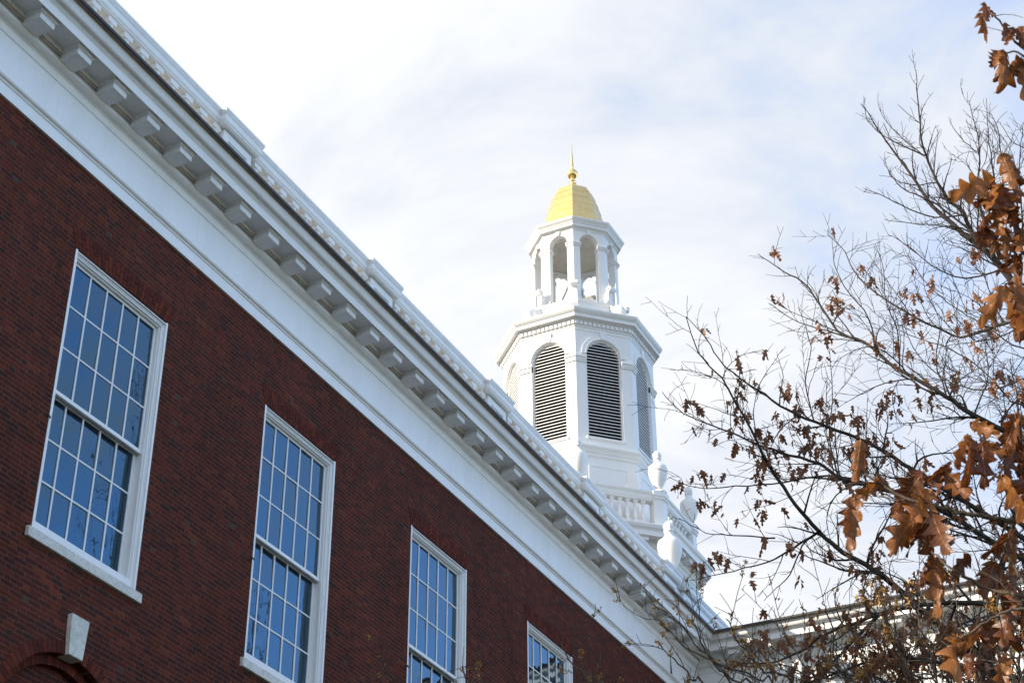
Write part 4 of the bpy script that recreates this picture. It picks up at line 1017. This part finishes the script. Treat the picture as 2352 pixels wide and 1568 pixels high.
base_pts = [Vector((g0.x+SH.r.uniform(-.5, .5), g0.y+SH.r.uniform(-.4, .4), 0)) for _ in SL]
for (pts, d), bp in zip(SL, base_pts):
    P = sight(pts, [d+SH.r.uniform(-.05, .05)-.03*i for i in range(len(pts))])
    SH.limb([bp, bp.lerp(P[0], .5)+Vector((0, 0, .35))] + P, .011, .0028, 0, 4, .006, start=.45)
# flowers sit in knots along the outer twigs
fb = MB(); fr = random.Random(5)
def flower(p):
    for _ in range(fr.randint(3, 6)):
        c = p+Vector((fr.gauss(0, .010), fr.gauss(0, .010), fr.gauss(0, .010))); d = Vector((fr.gauss(0, 1), fr.gauss(0, 1), fr.gauss(0, 1))).normalized(); e = d.cross(Vector((.3, .5, .8))).normalized()
        a = fr.uniform(.009, .019); k = d.cross(e)*a*.6
        fb.add([c-e*a*.45, c+d*a*1.3+k*.2, c+e*a*.45, c+k-d*a*.2], [(0, 1, 2), (0, 2, 3), (0, 3, 1)])
for p, d, l in SH.ends:
    for _ in range(fr.choice((0, 1, 2, 3, 4))): flower(p-d*fr.uniform(0, .16))
SH.finish(shrub, M_BARK3)
fb.build('flowers', M_FLOWER, shrub)

# ---- fine-twigged tree behind, filling the lower right
FT = Tree(41, leafy=.018, leaf_len=.15, twig_r=.0042, up=.6, max_level=3, spacing=(.19, .17, .14), ratio=(.40, .5, .5))
tb = [at(2250, 1900, 25), at(2240, 1640, 25.5)]
fine = thing('bare_tree', 'dense bushy tree of fine brown twigs low in front of the white wing', 'tree', (tb[0].x, tb[0].y, 0))
trunk_of(FT, tb, .2, .09, fine, M_BARK2)
for i in range(19):
    x = 1880+26*i+FT.r.uniform(-15, 15); y = 1415+FT.r.uniform(-25, 60)+max(0, 1980-x)*.5
    P = sight([(2240, 1640), (2240*.5+x*.5, 1600), (x+20, 1540), (x, y)], [25.5, 25.5, 25.7+FT.r.uniform(-.5, .5), 26+FT.r.uniform(-.6, .6)])
    FT.limb(P, .024, .005, 0, 4, .012, start=.3)
FT.finish(fine, M_BARK2, M_LEAF_FAR)

# ---- near oak branch with large orange leaves at the right edge
NR = Tree(53, twig_r=.0022, up=.15, max_level=1, spacing=(.16, .1, .1), ratio=(.16, .3, .3), min_len=.05)
tr0 = at(3500, 1500, 6.4); near = thing('oak_tree', 'near oak branch with large curled orange brown leaves hanging at the right edge', 'tree', (tr0.x, tr0.y, 0))
trunk_of(NR, [tr0, at(3450, 700, 6.9), at(3400, 0, 7.6)], .16, .09, near, M_BARK)
t_a, t_b, t_c = at(3480, 1250, 6.5), at(3440, 650, 7.0), at(3410, 150, 7.5)
NL = [([(2600, 330), (2420, 180), (2352, 115), (2310, 68), (2278, 28)], 7.0, .011, .003, t_c), ([(2600, 330), (2430, 230), (2352, 130), (2300, 125), (2280, 122)], 7.0, .006, .0025, None),
      ([(2650, 900), (2450, 700), (2352, 560), (2318, 470), (2302, 400), (2303, 352)], 6.6, .014, .003, t_b), ([(2500, 760), (2400, 640), (2330, 560), (2300, 520), (2265, 510)], 6.6, .007, .003, None), ([(2500, 760), (2400, 700), (2345, 650), (2310, 652)], 6.6, .007, .003, None),
      ([(2700, 1290), (2500, 1235), (2352, 1204), (2273, 1187), (2208, 1178), (2139, 1160), (2059, 1133), (1980, 1080), (1948, 1049), (1930, 1030)], 6.4, .015, .003, t_a), ([(2352, 1100), (2300, 1040), (2260, 1010), (2230, 975)], 6.4, .007, .003, None),
      ([(2700, 1440), (2480, 1390), (2352, 1366), (2273, 1351), (2184, 1302), (2139, 1266)], 6.3, .012, .003, t_a), ([(2440, 1400), (2350, 1330), (2310, 1260), (2325, 1215)], 6.3, .007, .003, None),
      ([(2700, 1500), (2480, 1440), (2352, 1400), (2290, 1412), (2230, 1450), (2200, 1465)], 6.2, .010, .003, t_a), ([(2440, 1290), (2390, 1180), (2350, 1060), (2345, 950)], 6.4, .008, .003, None)]
for pts, d, r0, r1, root in NL:
    P = sight(pts, [d+NR.r.uniform(-.04, .04) for _ in pts])
    if root is not None: P = [root, root.lerp(P[0], .5)+Vector((0, 0, .05))] + P
    NR.limb(P, r0, r1, 0, 5, .003, start=.55)
NLV = [  # x, y, angle from straight down (+ = to the right), length in photo px, tint (leaf colour with its sun or shade painted in)
 (1977,1011,-8,82,.55),(2026,1102,-46,78,.45),(1964,1142,-8,112,.5),(2122,1084,-36,98,.05),(2184,1065,-52,74,.0),(2165,1085,40,88,.4),(2139,1125,-35,92,.95),(2122,1178,-50,122,.6),(2139,1182,-10,104,.1),(2143,1182,12,88,.35),
 (2233,970,58,62,.7),(2228,1000,-36,84,.7),(2228,1005,-2,100,.15),(2255,1018,62,64,.55),(2255,1020,-2,88,.0),(2344,951,-22,94,.55),(2339,1010,-28,92,.05),(2351,1020,-8,104,.0),(2299,1098,28,124,.85),(2348,1130,6,76,.7),
 (2148,1280,-25,84,.1),(2153,1280,-6,118,.6),(2228,1275,-50,84,.0),(2286,1290,-28,88,.2),(2330,1218,-48,84,.05),(2321,1222,-6,78,.5),(2202,1462,-24,130,1.0),(2250,1444,-38,90,.3),(2259,1431,48,88,.15),(2317,1404,-14,78,.2),(2348,1404,-4,78,.25),(2312,1507,-20,82,.55),(2219,1502,6,62,.0),
 (2263,7,-8,52,.3),(2250,30,14,58,.7),(2310,53,-10,42,.3),(2326,63,-18,52,.25),(2340,63,14,58,.3),(2293,117,-24,58,.7),(2305,115,-8,82,.6),(2343,133,-22,80,.6),(2350,143,4,106,.8),
 (2303,353,14,82,.6),(2283,413,-62,104,.95),(2286,420,-22,88,.6),(2300,427,-12,96,.65),(2346,437,-42,76,.3),(2316,460,8,84,.15),(2270,497,-34,46,.1),(2290,470,-4,84,.45),(2262,520,-18,62,.1),(2266,527,20,66,.3),(2312,522,-6,64,.6),(2347,525,-10,62,.7),(2338,585,-30,58,.0),(2340,585,-10,84,.15),
 (2308,660,-34,100,.95),(2317,660,18,116,.65),(2330,655,2,100,.4),(2330,1320,-10,80,.2),(2300,1340,20,70,.1)]
for i, (x, y, ang, ln, tint) in enumerate(NLV):
    d = 6.4+NR.r.uniform(-.14, .10) if y > 600 else (6.6 if y > 300 else 7.0)
    p = at(x, y, d); a = rad(ang); right = CR; dn = Vector((0, 0, -1))
    down = (dn*math.cos(a) + right*math.sin(a) + CF*NR.r.uniform(-.35, .35)).normalized()
    face = (-CF + CR*NR.r.gauss(0, .55) + Vector((0, 0, NR.r.gauss(0, .3)))).normalized()
    Lm = ln*d/FPX*1.20
    V, F, UV = leaf_grid(Lm, Lm*NR.r.uniform(.70, .95), 900+i, 52, 10, 4.0, (.7, 2.4))
    NR.leaves.add(V, F, UV, frame_from(down, face), p, tint)
    if i % 5 in (0, 2, 3):                     # a more crumpled leaf behind it, tint darkened for the shade there
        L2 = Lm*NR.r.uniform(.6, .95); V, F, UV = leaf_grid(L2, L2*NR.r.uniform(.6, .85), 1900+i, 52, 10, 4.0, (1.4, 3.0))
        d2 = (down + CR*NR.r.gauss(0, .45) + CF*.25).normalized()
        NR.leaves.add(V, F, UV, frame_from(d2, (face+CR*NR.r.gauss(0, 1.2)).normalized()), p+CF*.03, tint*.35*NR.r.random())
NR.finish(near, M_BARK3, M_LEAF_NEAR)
